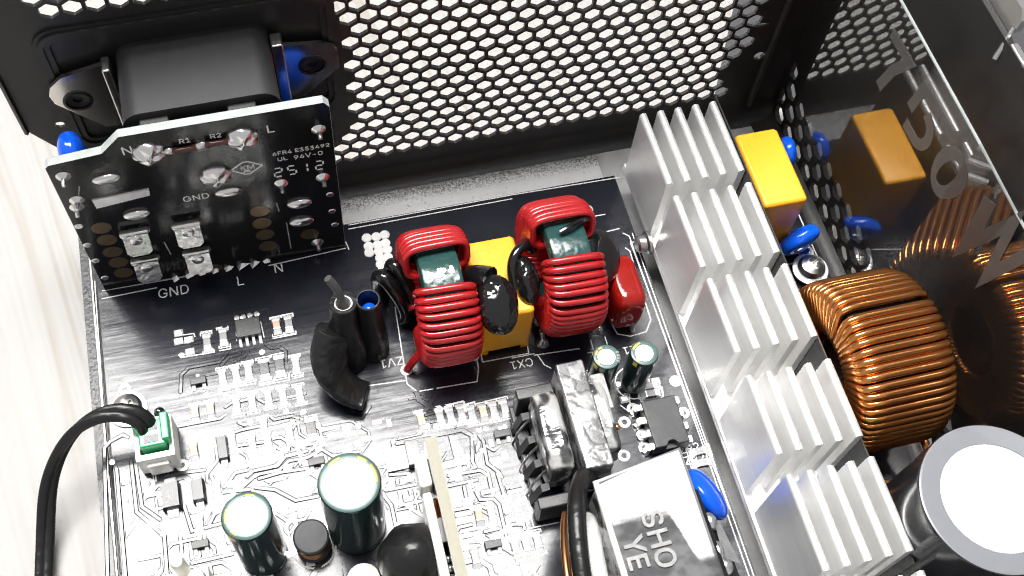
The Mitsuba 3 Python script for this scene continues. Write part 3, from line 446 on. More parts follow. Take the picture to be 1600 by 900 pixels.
def flat_text(s, h, x, y, rot): return move(spin(text(s, h, .05), (0, 0, 1), rot), x, y, 0)
words = [('GND', 2.0, 0), ('L', 2.0, 0), ('N', 2.0, 0), ('ZV1', 1.7, 180), ('CX1', 1.6, 180), ('C21', 1.5, 180), ('ZR2', 1.5, 0), ('ZR2', 1.5, 0), ('T4', 2.0, 180), ('L', 1.6, 180)]
tw = []
for (s, h, r), (x, y) in zip(words, TXT_PCB): tw.append(flat_text(s, h, x + (0.6 if r else 0), y + (h if r else 0), r))
for m_, (s, h, r) in zip(tw, words): part(mb, 'print', m_, 'silk_white', False)
part(mb, 'edge_line', strip([[(50.6, -150), (50.6, -27.5), (49.6, -26.6)], [(51.4, -150), (51.4, -27)]], .2, .05), 'silk_white', False)
via = cat([lathe([(.55, 0), (.52, .1), (.28, .12), (.24, .02), (0, .02)], n=14).apply_translation([x, y, 0]) for x, y in VIAS])
part(mb, 'via', via, 'solder', kind='stuff')
ringd = dic(lathe([(1.15, 0), (1.1, .12), (.7, .2), (.48, .1), (.45, .0)], n=22), 'terminal')
for x, y in RINGS: part(mb, 'ring_pad', at(ringd, x, y))
dotd = dic(lathe([(1.02, 0), (.95, .18), (.5, .3), (0, .34)], n=20), 'silk_white')
for x, y in DOTS: part(mb, 'solder_dot', at(dotd, x, y))
part(mb, 'solder_dot', prism(Polygon([(.2, -24.9), (1.7, -22.4), (3.4, -24.6), (2.6, -25.4), (1.6, -24.2), (.9, -25.4)]), 0, .15), 'silk_white', False)
# chip parts: a body with two soldered ends, shared between alike pieces
def chip_dicts(w, l, h, body):
    b = dic(box(-w / 2, w / 2, -l / 2 + .28, l / 2 - .28, .05, h, .1), body)
    e = []
    for s in (-1, 1):
        e.append(box(-w / 2 - .04, w / 2 + .04, min(s * l / 2, s * (l / 2 - .42)), max(s * l / 2, s * (l / 2 - .42)), .03, h + .04, .12))
        y0, y1 = s * (l / 2 - .1), s * (l / 2 + .75)
        e.append(hull([(-w * .62, y1, 0), (w * .62, y1, 0), (-w * .62, y0, 0), (w * .62, y0, 0), (-w * .6, y1, .08), (w * .6, y1, .08), (-w * .42, y0, h * .75), (w * .42, y0, h * .75)]))
    return b, dic(cat(e), 'terminal')
CG, CB, CT = chip_dicts(1.35, 2.3, .62, 'chip_grey'), chip_dicts(1.75, 3.1, .7, 'chip_black'), chip_dicts(1.3, 2.1, .95, 'chip_tan')
def bracket(w, l):
    return dic(strip([[(-w, s * (l - .45)), (-w, s * l), (w, s * l), (w, s * (l - .45))] for s in (-1, 1)], .2, .05), 'silk_white', False)
BR = {'chip_resistor': bracket(1.05, 2.15), 'chip_capacitor': bracket(1.05, 2.05), 'large_chip_resistor': bracket(1.3, 2.6)}
def chips(pts, name, d, rot=0):
    for x, y in pts:
        r = rot + rng.uniform(-2.5, 2.5)
        k = part(mb, name, at(d[0], x, y, 0, r)); part(k, 'solder_ends', at(d[1], x, y, 0, r)); part(mb, 'chip_outline', at(BR[name], x, y, 0, rot))
chips(CHIPS_GREY, 'chip_resistor', CG); chips(CHIPS_X, 'chip_resistor', CG, 90); chips(CHIPS_BLACK, 'large_chip_resistor', CB); chips(CHIPS_BROWN, 'chip_capacitor', CT)
padd = dic(hull([(-.85, -.7, 0), (.85, -.7, 0), (.85, .7, 0), (-.85, .7, 0), (-.6, -.4, .3), (.6, -.4, .3), (.5, .4, .34), (-.6, .4, .3)]), 'terminal')
for x, y in PADS: part(mb, 'solder_pad', at(padd, x, y, 0, rng.uniform(-4, 4)))
# small solder and pads in the crowded zone at the front, beyond single picking
extra = []
for k in range(150):
    x, y = rng.uniform(-51, 16), rng.uniform(-92, -55)
    if (x < -35 and y > -60) or (-18 < x < -6 and y < -65): continue
    w, l = rng.uniform(.4, 1.0), rng.uniform(.4, .9)
    extra.append(hull([(x - w, y - l, 0), (x + w, y - l, 0), (x + w, y + l, 0), (x - w, y + l, 0), (x - w * .8, y - l * .8, .12), (x + w * .8, y - l * .8, .12), (x + w * .8, y + l * .8, .12), (x - w * .8, y + l * .8, .12)]))
part(mb, 'small_pad', cat(extra), 'terminal', 30, kind='stuff')
# sub: three-legged transistors
def small_transistor(x, y, label, w=2.9, l=1.4, rot=0):
    k = thing('small_transistor', label, 'transistor')
    part(k, 'body', move(spin(box(-w / 2, w / 2, -l / 2, l / 2, .12, 1.05, .12), (0, 0, 1), rot), x, y), 'moulded_black')
    for a, s in ((0, 1), (-.95, -1), (.95, -1)):
        m = hull([(a - .3, s * l / 2, .5), (a + .3, s * l / 2, .5), (a - .35, s * (l / 2 + .9), 0), (a + .35, s * (l / 2 + .9), 0), (a - .35, s * (l / 2 + .9), .18), (a + .35, s * (l / 2 + .9), .18), (a - .3, s * l / 2, .12), (a + .3, s * l / 2, .12)])
        part(k, 'leg', move(spin(m, (0, 0, 1), rot), x, y), 'terminal')
for (x, y), lb in zip(SOTS, ['tiny black transistor left of the chip rows below the eight-legged chip', 'tiny black transistor at the right end of the long chip row beside the mottled transformer', 'tiny black transistor near the board print T4 in front of the upright board', 'tiny black transistor left of the front left green-sleeved capacitor', 'tiny black transistor just behind the largest green-sleeved capacitor']):
    small_transistor(x, y, lb)
so = thing('driver_chip', 'small matt black eight-legged chip at the rear of the left chip field', 'chip')
c = np.mean(IC8, 0)
part(so, 'body', move(box(-2.35, 2.35, -1.9, 1.9, .15, 1.5, .18), c[0], c[1]), 'moulded_black')
for q in range(4):
    for s in (-1, 1):
        x = -1.85 + 1.24 * q
        part(so, 'leg', move(hull([(x - .26, s * 1.85, .7), (x + .26, s * 1.85, .7), (x - .28, s * 3.0, .05), (x + .28, s * 3.0, .05), (x - .28, s * 3.3, .0), (x + .28, s * 3.3, .0), (x - .28, s * 3.2, .2), (x + .28, s * 3.2, .2), (x - .26, s * 2.2, .75), (x + .26, s * 2.2, .75)]), c[0], c[1]), 'terminal')
part(so, 'dot', move(lathe([(.32, 0), (.26, .02), (0, .02)], n=14), c[0] + 1.7, c[1] + 1.3, 1.5), 'chip_black')
def diode(q, h, label):
    k = thing('power_diode', label, 'diode'); c = np.mean(q, 0); w = (q[1][0] - q[0][0] + q[2][0] - q[3][0]) / 4; l = (q[0][1] - q[3][1] + q[1][1] - q[2][1]) / 4
    b = hull([(s * w, t * l, z) for s in (-1, 1) for t in (-1, 1) for z in (.4, h * .5)] + [(s * (w - .2), t * (l - .2), h) for s in (-1, 1) for t in (-1, 1)] + [(s * (w - .15), t * (l - .15), .2) for s in (-1, 1) for t in (-1, 1)])
    part(k, 'body', move(b, c[0], c[1]), 'chip_black')
    for s in (-1, 1): part(k, 'terminal', move(hull([(a * w * .6, s * (l + o), z) for a in (-1, 1) for o, z in ((-.3, h * .4), (.25, h * .4), (.4, 0), (1.2, 0), (1.2, .15))]), c[0], c[1]), 'terminal')
    return k, c, h
k, c, h = diode(DIODE1, 2.2, 'wide dark diode with faint print in front of the white connector')
part(k, 'print', move(spin(text('US3J', .9, .02), (0, 0, 1), 90), c[0] + .45, c[1] - 1.6, h), 'silk_grey', False)
diode(DIODE2, 2.1, 'narrow dark diode right of the wider diode near the connector')
diode(SOTBIG, 1.5, 'dark three-terminal transistor right of the green connector')
rg = thing('regulator', 'grey flat transistor partly hidden by the upright board', 'transistor')
part(rg, 'body', box(-1.9, 3.0, -65.4, -60.7, .3, 2.2, .2), 'label_grey')
part(rg, 'print', move(spin(text('JDC', 1.0, .03), (0, 0, 1), -90), .4, -61.0, 2.2), 'chip_black', False)
part(rg, 'tab', box(-5.6, -1.9, -65.2, -60.9, .02, .6, .1), 'terminal')
part(rg, 'dot', move(lathe([(.5, 0), (.5, .03), (0, .03)], n=16), -.4, -64.4, 2.2), 'chip_grey')
dp = thing('control_chip', 'large matt black chip with bright legs at the right edge of the board', 'chip')
dpb = box(41.0, 47.4, -72.3, -63.2, .7, 4.0, .25)
notch = trimesh.creation.cylinder(1.05, 2.0, sections=24)
part(dp, 'body', trimesh.boolean.difference([dpb, move(notch, 44.2, -72.3, 3.4)], engine='manifold'), 'moulded_black', 25)
for q in range(4):
    for s in (-1, 1):
        y = -71.2 + 2.54 * q; x = 44.2 + s * 3.2
        part(dp, 'leg', cat([box(min(x, x + s * 1.0), max(x, x + s * 1.0), y - .6, y + .6, 1.8, 2.1), box(min(x + s * .8, x + s * 1.1), max(x + s * .8, x + s * 1.1), y - .5, y + .5, 0, 2.1), lathe([(.8, 0), (.5, .4), (0, .5)], (x + s * .95, y, 0), 14)]), 'solder')

# ------------------------------------------------------------------ the red chokes
def winding(c, ri, ro, hx, wire, a0, a1, n, per=26, sides=8, wob=.12, e=.5):
    """one continuous wire: n turns round a ring whose axis is x; angles in degrees from -y towards +z"""
    r0, ar = (ri + ro) / 2, (ro - ri) / 2; t = np.linspace(0, n, n * per + 1); ph = 2 * np.pi * t + np.pi
    cs, sn = np.cos(ph), np.sin(ph)
    r = r0 + ar * np.sign(cs) * np.abs(cs) ** e; x = hx * np.sign(sn) * np.abs(sn) ** e
    jit = rng.normal(0, wob, n + 2)
    a = np.radians(a0 + (a1 - a0) * t / n) + np.radians(np.interp(t, np.arange(n + 2), jit) * 57.3 / ro)
    r = r + np.interp(t, np.arange(n + 2), rng.normal(0, wob * .4, n + 2))
    p = np.stack([c[0] + x, c[1] - r * np.cos(a), c[2] + r * np.sin(a)], 1)
    return p, tube(p, wire / 2, sides)
def ring_core(c, ri, ro, hx, n=64):
    m = lathe([(ri, -hx + .8), (ri + .8, -hx), (ro - .8, -hx), (ro - .25, -hx + .25), (ro, -hx + .8), (ro, hx - .8), (ro - .25, hx - .25), (ro - .8, hx), (ri + .8, hx), (ri, hx - .8), (ri, -hx + .8)], n=n)
    return move(spin(m, (0, 1, 0), 90), *c)
def choke(c, label, n=19):
    k = thing('red_choke', label, 'choke')
    part(k, 'core', ring_core(c, 6.8, 10.6, 3.6), 'green_core', 35, 'dark green ring core showing at the top')
    for a0, a1, lab, hx, ro, nn in ((73, -76, 'front half of the red wire winding', 4.9, 11.75, n), (106, 256, 'rear half of the red wire winding', 5.5, 12.2, n + 4)):
        p, m = winding(c, 6.1, ro, hx, 1.3, a0, a1, nn, wob=.26)
        part(k, 'winding', m, 'red_enamel', True, lab)
    return k
CL, CR = (9.3, -39.6, 13.0), (32.3, -38.4, 13.0)
ck = choke(CL, 'red wire wound ring choke on the left beside the yellow capacitor')
mk = shapely.union_all([Point(CL[0] + rng.uniform(-2.3, 2.3), CL[1] - .6 + rng.normal(0, .35)).buffer(rng.uniform(.25, .5)) for _ in range(22)])
part(ck, 'marking', prism(mk, CL[2] + 10.4, CL[2] + 10.66), 'silk_white', False, 'smeared white marking on the green core')
part(ck, 'lead', tube(curve([(4.2, -46.2, 5.5), (2.6, -46.6, 3), (1.7, -46.5, 0)], 12), .75, 10), 'red_enamel')
part(ck, 'lead', tube(curve([(14.0, -46.0, 4), (14.6, -46.2, 1.5), (14.4, -46.2, 0)], 12), .7, 10), 'solder')
ck = choke(CR, 'red wire wound ring choke on the right beside the dark red capacitor')
for x, y in ((38.7, -46.0), (27.7, -46.4)):
    part(ck, 'lead', cat([tube([(x - .3, y + .8, 4), (x, y, 0)], .55, 8), lathe([(1.3, 0), (.9, .9), (.5, 1.6), (0, 1.8)], (x, y, 0), 16)]), 'solder')

# ------------------------------------------------------------------ box capacitors
def box_cap(x0, x1, y0, y1, h, label):
    k = thing('box_capacitor', label, 'capacitor')
    part(k, 'case', box(x0, x1, y0, y1, .9, h, .75), 'yellow_plastic', 40)
    for x, y in ((x0 + .9, y0 + .9), (x1 - .9, y0 + .9), (x0 + .9, y1 - .9), (x1 - .9, y1 - .9)): part(k, 'foot', box(x - .7, x + .7, y - .7, y + .7, .0, 1.0), 'yellow_plastic')
box_cap(15.5, 25.0, -46.7, -30.7, 15.0, 'low yellow box capacitor standing between the two red chokes')
box_cap(70.9, 79.5, -36.6, -19.9, 18.0, 'tall yellow box capacitor behind the heatsink at the right wall')
rc = thing('film_capacitor', 'glossy dark red dipped capacitor right of the right red choke', 'capacitor')
b = trimesh.creation.icosphere(subdivisions=4); v = b.vertices
v = np.sign(v) * np.abs(v) ** np.array([.5, .36, .5]) * [3.1, 5.6, 5.6]
part(rc, 'body', move(trimesh.Trimesh(v, b.faces, process=False), 43.4, -42.4, 6.6), 'red_epoxy', True)
for y in (-47.2, -38.0): part(rc, 'lead', tube([(44.4, y, 3), (45.0, y - .6, 0)], .5, 8), 'solder')
part(rc, 'print', move(spin(text('10', 1.6, .03), (1, 0, 0), 75), 42.6, -48.1, 3.6), 'silk_grey', False)

# ------------------------------------------------------------------ black sleeves, varistor and disc parts around the chokes
zv = thing('varistor', 'black shrink-wrapped varistor with an open sleeve around a bent grey lead', 'varistor')
def sleeve(p0, p1, r0, r1, wall=.45, n=28):
    d = np.asarray(p1, float) - p0; L = np.linalg.norm(d); d /= L
    m = lathe([(r0, 0), (r0 * 1.01, L * .3), (r1, L * .7), (r1, L - .15), (r1 - .15, L), (r1 - wall, L), (r1 - wall - .1, L * .55), (0, L * .5)], n=n)
    u = np.cross([0, 1, 0.01], d); u /= np.linalg.norm(u); return axes(m, p0, u, np.cross(d, u))
part(zv, 'sleeve', sleeve((-8.6, -41.6, 0.2), (-7.9, -39.5, 18.0), 3.9, 2.5, .75), 'shrink_tube', 40)
part(zv, 'lining', sleeve((-8.0, -39.7, 8), (-7.9, -39.5, 17.6), 1.75, 1.65, .3), 'silk_white', 40, 'white lining at the mouth of the sleeve')
part(zv, 'lead', tube(curve([(-8.0, -39.3, 12), (-8.1, -39.0, 18.5), (-8.8, -38.2, 21.5), (-9.8, -37.4, 23.6)], 16), .72, 10), 'grey_sheath')
fl2 = curve([(-10.0, -41.0, 11), (-11.4, -43.0, 8.6), (-11.8, -46.2, 5.2), (-9.6, -49.0, 2.4), (-6.8, -50.6, 1.5)], 26)
parts_ = []
for i, p in enumerate(fl2):
    w = 2.5 - .9 * abs(i / 25 - .45)
    parts_.append((p, w))
def ribbon(path, w, th, up, sides=16):
    p = np.asarray(path, float); t = np.gradient(p, axis=0); t /= np.linalg.norm(t, axis=1, keepdims=True); ang = np.arange(sides) * 2 * np.pi / sides; n = len(p)
    w, th = np.broadcast_to(w, (n,)), np.broadcast_to(th, (n,)); v = []
    for i in range(n):
        a = np.cross(t[i], up); a /= np.linalg.norm(a); b_ = np.cross(t[i], a)
        v.append(p[i] + np.cos(ang)[:, None] * a * w[i] + np.sin(ang)[:, None] * b_ * th[i])
    v = np.concatenate(v); i, j = np.meshgrid(np.arange(n - 1), np.arange(sides), indexing='ij')
    q = np.stack([i * sides + j, i * sides + (j + 1) % sides, (i + 1) * sides + (j + 1) % sides, (i + 1) * sides + j], -1).reshape(-1, 4)
    f = np.vstack([q[:, [0, 1, 2]], q[:, [0, 2, 3]]]); v = np.vstack([v, p[:1], p[-1:]]); k = np.arange(sides); k2 = (k + 1) % sides
    f = np.vstack([f, np.stack([k2, k, 0 * k + n * sides], 1), np.stack([(n - 1) * sides + k, (n - 1) * sides + k2, 0 * k + n * sides + 1], 1)])
    return trimesh.Trimesh(v, f, process=False)
wr = ribbon(curve(fl2, 90), np.interp(np.linspace(0, 25, 90), range(26), [w * 1.8 for p, w in parts_]), np.interp(np.linspace(0, 25, 90), range(26), [w * (1.25 - .02 * q) for q, (p, w) in enumerate(parts_)]), (0.55, .25, .8), sides=48)
wr.vertices = wr.vertices + .55 * np.stack([meshkit.fbm(wr.vertices * .32 + 7 * q, 3) - .5 for q in range(3)], 1) + .25 * np.stack([meshkit.fbm(wr.vertices * [1.4, .5, 1.4] + 9 * q, 2) - .5 for q in range(3)], 1)
part(zv, 'wrap', wr, 'shrink_tube', True, 'crumpled lower end of the black wrap')
fz = thing('sleeved_fuse', 'short black sleeve standing next to the varistor with a blue end down inside it', 'fuse')
part(fz, 'sleeve', sleeve((-3.5, -41.0, .2), (-3.6, -39.9, 18.0), 2.9, 2.2, .38), 'shrink_tube', 40)
part(fz, 'blue_end', ball((-3.6, -40.2, 13.6), (1.6, 1.6, 2.2)), 'blue_epoxy', True)
lw = thing('black_lead_pair', 'pair of glossy black looped leads tucked left of the left red choke', 'wire')
part(lw, 'lead', tube(curve([(1.0, -31.5, 0), (-.6, -31.6, 9), (.2, -33.6, 13.2), (2.2, -35.6, 10), (2.6, -36.5, 2)], 30), 1.35, 12), 'black_gloss')
part(lw, 'lead', tube(curve([(3.0, -30.0, 0), (2.0, -30.4, 9.5), (2.6, -32.4, 14.5), (4.0, -34.6, 12), (4.4, -36, 5)], 30), 1.15, 12), 'black_gloss')
def thick_disc(c, r, th, n):
    m = lathe([(0, -th), (r * .6, -th * .95), (r * .9, -th * .6), (r, 0), (r * .9, th * .6), (r * .6, th * .95), (0, th)], n=48)
    n = np.asarray(n, float); n /= np.linalg.norm(n); u = np.cross([0, 1, .1], n); u /= np.linalg.norm(u); return axes(m, c, u, np.cross(n, u))
d1 = thing('black_disc_component', 'glossy black teardrop part resting over the front of the low yellow capacitor', 'thermistor')
def rough_up(m, amp, freq, c):
    v = m.vertices - np.asarray(c); r = np.linalg.norm(v, axis=1, keepdims=True)
    m.vertices = np.asarray(c) + v * (1 + amp * (meshkit.fbm(v * freq + 5.3, 3)[:, None] - .5)); return m
part(d1, 'body', rough_up(spin(ball((17.9, -46.2, 19.0), (3.7, 5.4, 2.8), 5), (1, 0, 0), 28, (17.9, -46.2, 19.0)), .16, .5, (17.9, -46.2, 19.0)), 'black_gloss', True)
part(d1, 'lead', tube(curve([(17.4, -42.2, 21.0), (15.6, -40.0, 19.5), (14.8, -37.5, 15.5), (14.9, -35.0, 6), (14.9, -34.5, 0)], 24), list(np.linspace(2.4, 1.15, 9)) + [1.1] * 15, 12), 'black_gloss')
d2 = thing('black_disc_component', 'black disc part standing upright behind the right side of the right choke', 'thermistor')
part(d2, 'body', thick_disc((39.3, -38.6, 14.8), 5.2, 1.7, (.75, -.45, .75)), 'black_gloss', 50)
part(d2, 'lead', tube(curve([(38.8, -34.5, 18.5), (37.6, -34.6, 22), (35.0, -36.0, 24.4), (31.0, -37.4, 24.3)], 20), .5, 8), 'black_gloss')
d3 = thing('black_disc_component', 'black disc part with a looped lead between the low yellow capacitor and the right choke', 'thermistor')
part(d3, 'body', rough_up(spin(ball((24.6, -41.0, 15.5), (2.4, 4.8, 3.2), 5), (1, 0, 0), 20, (24.6, -41, 15.5)), .18, .5, (24.6, -41, 15.5)), 'black_gloss', True)
part(d3, 'lead', tube(curve([(27.4, -36.0, 17.2), (25.2, -35.6, 18.6), (23.2, -37.4, 18.4), (22.3, -40.4, 16.5), (22.4, -42.4, 15.4)], 24), .95, 12), 'black_gloss')

# ------------------------------------------------------------------ the right circuit board, heatsink and power parts
pb = thing('power_circuit_board', 'second dark circuit board under the heatsink and the copper coil', 'circuit board')
part(pb, 'board', prism(Polygon([(57, -150), (57, -14), (86.6, -14), (86.6, -150)]), -1.6, 0), 'solder_mask', False)
part(pb, 'silkscreen', strip([[(69, -42.4), (78.5, -40.4), (84.5, -39.8)], [(85.6, -20), (85.6, -60)]], .25, .05), 'silk_white', False)
part(pb, 'ring_pad', move(lathe([(1.6, 0), (1.5, .15), (.9, .2), (.8, .05), (0, .05)], n=24), 83.8, -38.4), 'terminal')
hs = thing('heatsink', 'long bare aluminium heatsink cut into stepped blocks of five upright fins', 'heatsink')
part(hs, 'base', box(53.0, 68.2, -128, -13.2, 2.6, 4.4, .3), 'aluminium', 30)
blocks = [(-14.6, -30.6, 22.5), (-33.5, -48.3, 22.8), (-51.1, -65.2, 23.4), (-69.9, -83.6, 24.2), (-87.3, -102.5, 24.7), (-105.6, -122, 24.9)]
def fin_profile(h, z0=4.3, t=1.35):
    zs = np.arange(z0, h - 1.0, .42); L, R = [], []
    for q, z in enumerate(zs):
        o = .07 if q % 2 else 0.0
        L.append((-t / 2 + o, z)); R.append((t / 2 - o, z))
    top = [(t / 2 * math.cos(a), h - t / 2 + t / 2 * math.sin(a)) for a in np.linspace(0, math.pi, 9)]
    return Polygon(R + top + L[::-1])
for bi, (y0, y1, h) in enumerate(blocks):
    fd = axes(prism(fin_profile(h), 0, y0 - y1), (0, y0, 0), (1, 0, 0), (0, 0, 1))
    for q in range(5):
        x = 53.72 + 3.44 * q + 0.1 * bi * (1 - q / 8)
        part(hs, 'fin', move(fd, x), 'aluminium', 25)
part(hs, 'insulator', box(68.36, 68.6, -104, -13.4, 2.6, 22.2), 'moulded_black', False, 'thin black insulating sheet on the right side of the fins')
hsn = part(hs, 'side_screw', cat([spin(lathe([(2.3, 0), (2.3, .6), (1.7, .9), (1.7, 2.2), (1.4, 2.6), (0, 2.6)], n=24), (0, 1, 0), -90)]).apply_translation((52.8, -31.6, 3.6)), 'bright_steel', 30)

tc = thing('copper_coil', 'large ring coil of bare copper wire standing against the right wall', 'coil')
CC = (78.0, -68.6, 15.6)
part(tc, 'core', ring_core(CC, 7.6, 13.3, 6.6), 'dark_core', 35)
part(tc, 'spacer', move(spin(lathe([(0, -4.5), (6.6, -4.5), (6.6, 4.5), (0, 4.5)], n=40), (0, 1, 0), 90), *CC), 'black_plastic', 30)
p, m = winding(CC, 6.9, 14.6, 7.8, 1.38, 106, 462, 62, per=34, sides=9, wob=.12, e=.32)
part(tc, 'winding', m, 'copper', True, 'close turns of orange copper wire')
part(tc, 'lead', tube(curve([(70.2, -80.5, 7), (71.5, -84.6, 5.5), (76, -86.8, 5.0), (79.5, -87.5, 3.0), (79.8, -87.6, 0)], 24), .78, 10), 'copper')
part(tc, 'lead', tube(curve([(85.0, -80.0, 8), (85.6, -84.5, 8), (84.6, -88.6, 5), (84.0, -89, 0)], 20), .78, 10), 'copper')

def vent(r): return cat([spin(box(-r * .55, r * .55, -.06, .06, 0, .03), (0, 0, 1), a) for a in (0, 90)])
def round_cap(name, x, y, r, h, label, sleeve, rim, bands, lip=.82, n=56, vent_cut=True):
    k = thing(name, label, 'capacitor')
    b = min(.55, r * .16)
    part(k, 'sleeve', lathe([(r * .93, 0), (r, .5), (r, 1.4), (r * .965, 1.8), (r, 2.2), (r, h - b), (r - b * .35, h - b * .25)], (x, y, 0), n), sleeve, 40)
    part(k, 'rim', lathe([(r - b * .35, h - b * .25), (r - b, h), (r * lip, h - .02), (r * lip - .05, h - .14)], (x, y, 0), n), rim, 60)
    part(k, 'top', lathe([(r * lip, h - .16), (r * lip * .9, h - .10), (0, h - .08)], (x, y, 0), n), 'can_top', 40)
    if vent_cut: part(k, 'vent_line', move(vent(r * lip), x, y, h - .10), 'rim_grey', False)
    for a0, a1 in bands:
        part(k, 'printed_band', lathe([(r + .02, h - 1.2 - b), (r + .02, h - b), (r - b + .0, h + .03), (r * lip + .12, h + .02)], (x, y, 0), 14, a0, a1), 'gold_print', 60)
    return k
round_cap('electrolytic_capacitor', -12.66, -73.4, 4.95, 23.5, 'largest green-sleeved round capacitor with a shiny white top in front', 'sleeve_green', 'rim_green', [(100, 128), (40, 62), (-12, 30)], lip=.80)
round_cap('electrolytic_capacitor', -28.9, -74.7, 3.95, 22.0, 'green-sleeved round capacitor in the left front of the board', 'sleeve_green', 'rim_green', [(150, 190), (215, 235), (60, 85)], lip=.78)
kk = round_cap('electrolytic_capacitor', 35.4, -56.8, 2.45, 12.2, 'small green-rimmed capacitor next to the mottled transformer core, left of its twin', 'sleeve_green', 'rim_green', [(100, 122), (132, 158), (190, 215)], lip=.66, vent_cut=False)
part(kk, 'print', cat([lathe([(2.42, 12.0), (2.1, 12.22), (1.8, 12.22)], (35.4, -56.8, .02), 4, a, a + 9) for a in (-40, -25, -10, 8)]), 'silk_grey', 60)
kk = round_cap('electrolytic_capacitor', 41.8, -57.9, 2.5, 13.2, 'small green-rimmed capacitor behind the matt black chip, right of its twin', 'sleeve_green', 'rim_green', [(95, 150), (205, 225)], lip=.66, vent_cut=False)
part(kk, 'silk_ring', move(prism(Point(0, 0).buffer(3.3).difference(Point(0, 0).buffer(3.05)), 0, .05), 41.8, -57.9), 'silk_white', False)
round_cap('electrolytic_capacitor', -13.3, -86.4, 2.75, 15.0, 'small round capacitor with a white top at the lower edge before the largest one', 'sleeve_green', 'can_top', [(20, 60)], lip=.85, vent_cut=False)
bk = round_cap('bulk_capacitor', 79.6, -99.3, 11.5, 32.5, 'very large black round capacitor with a wide grey rim and bright top at the right', 'sleeve_black', 'rim_grey', [], lip=.72, n=96, vent_cut=False)
labels[bk]['category'] = 'capacitor'
part(bk, 'print', cat([lathe([(11.52, 30.6), (11.52, 31.6)], (79.6, -99.3, 0), 4, a, a + 3.2) for a in (104, 108.5, 113, 117.5, 70, 74.5, 79, 83.5, 60, 64)]), 'silk_white', False)
dr_ = thing('drum_inductor', 'squat dark drum coil with a glimpse of copper between the two front capacitors', 'inductor')
part(dr_, 'core', lathe([(2.95, 0), (3.0, .9), (2.5, 1.1), (2.5, 4.6), (3.0, 4.8), (3.0, 5.8), (2.7, 6.05), (0, 6.1)], (-20.5, -75.2, 0), 40), 'black_plastic', 35)
part(dr_, 'winding', tube([(-20.5 + 2.55 * math.cos(a), -75.2 + 2.55 * math.sin(a), 1.3 + .055 * a) for a in np.linspace(0, 56, 360)], .22, 6), 'copper_bright', True)
part(dr_, 'wire_end', ball((-22.1, -77.3, 5.3), (.7, .5, .45)), 'copper_bright', True)
part(dr_, 'print_ring', move(prism(Point(0, 0).buffer(3.9).difference(Point(0, 0).buffer(3.6)), 0, .05), -20.5, -75.2), 'silk_white', False)
dm = thing('sleeved_coil', 'big black shrink-sleeved cylinder with a domed top left of the upright board', 'coil')
part(dm, 'sleeve', rough_up(lathe([(5.5, 0), (5.9, 1), (5.9, 6), (5.85, 10), (5.7, 13), (5.3, 15.5), (4.6, 17.8), (3.6, 19.4), (2.2, 20.5), (1.0, 21.0), (0, 21.1)], (-5.2, -84.6, 0), 72), .16, .22, (-5.2, -84.6, 8)), 'shrink_tube', 40)

# upright board in the front
ub = thing('upright_board', 'upright circuit board seen edge-on in front with pale cut edge and white parts', 'circuit board')
part(ub, 'board', box(0.3, 2.1, -112, -68.4, 0, 22), 'cream_edge', False)
part(ub, 'mask', box(.24, .3, -112, -68.4, 0, 21.8), 'board_black', False); part(ub, 'mask', box(2.1, 2.16, -112, -68.4, 0, 21.8), 'board_black', False)
part(ub, 'white_block', box(-1.9, .2, -75.5, -70.5, 14.0, 20.0, .5), 'white_plastic')
part(ub, 'white_block', box(-1.9, -.4, -92.5, -76.6, 12.0, 20.6, .35), 'white_plastic')
part(ub, 'coil_winding', cat([tube(curve([(-.4, -77 - .5 * q, 15), (.2, -77 - .5 * q, 17.6), (.3, -77.2 - .5 * q, 14)], 8), .22, 6) for q in range(8)]), 'copper_bright')
part(ub, 'chip', box(-.5, .3, -84.6, -80.6, 12, 19.4, .1), 'moulded_black')
part(ub, 'solder_row', cat([ball((.0, -87 - 1.5 * q, 18.5), (.5, .6, .7), 2) for q in range(6)]), 'solder', kind='stuff')

# mottled transformer
t1 = thing('small_transformer', 'dark transformer whose upright mottled core slab shines beside its lacquered winding', 'transformer')
part(t1, 'core', box(25.5, 30.4, -76.8, -57.4, 2.0, 15.0, .35), 'ferrite', 30, 'mottled glossy core slab')
b = trimesh.creation.icosphere(subdivisions=4); v = b.vertices; v = np.sign(v) * np.abs(v) ** .34 * [2.4, 7.2, 5.6]
v += (meshkit.fbm(v * .5 + 3, 3)[:, None] - .5) * 1.1 * v / np.linalg.norm(v, axis=1, keepdims=True)
part(t1, 'winding', move(trimesh.Trimesh(v, b.faces, process=False), 22.5, -67.9, 7.6), 'lacquered_tape', True, 'lumpy lacquered winding left of the core')
v2 = v * [.72, .9, .85]
part(t1, 'winding', move(trimesh.Trimesh(v2, b.faces, process=False), 32.2, -66.5, 6.2), 'lacquered_tape', True)
part(t1, 'flange', box(18.6, 25.3, -60.4, -58.2, .6, 9.4, .3), 'moulded_black')
part(t1, 'flange', box(17.6, 25.2, -79.6, -77.4, .6, 7.5, .3), 'moulded_black')
part(t1, 'flange', box(17.9, 20.4, -79.4, -58.4, .4, 2.0, .3), 'moulded_black')
for y in (-62.4, -66.8, -71.2, -75.6): part(t1, 'pin_block', hull([(17.5, y - .8, .2), (17.5, y + .8, .2), (20.4, y - .6, 6.5), (20.4, y + .6, 6.5), (19.0, y - .7, 6.3), (19.0, y + .7, 6.3), (20.4, y - .8, .2), (20.4, y + .8, .2)]), 'black_plastic')
for y in (-63.9, -69.0, -73.6): part(t1, 'wire_end', tube(curve([(20.3, y, 9.0), (18.6, y - .3, 6.0), (17.6, y - .6, 2.4), (17.2, y - .8, .2)], 10), .24, 8), 'solder')
part(t1, 'wire_end', ball((22.2, -71.2, 12.6), (.7, .7, .5)), 'copper_bright', True)
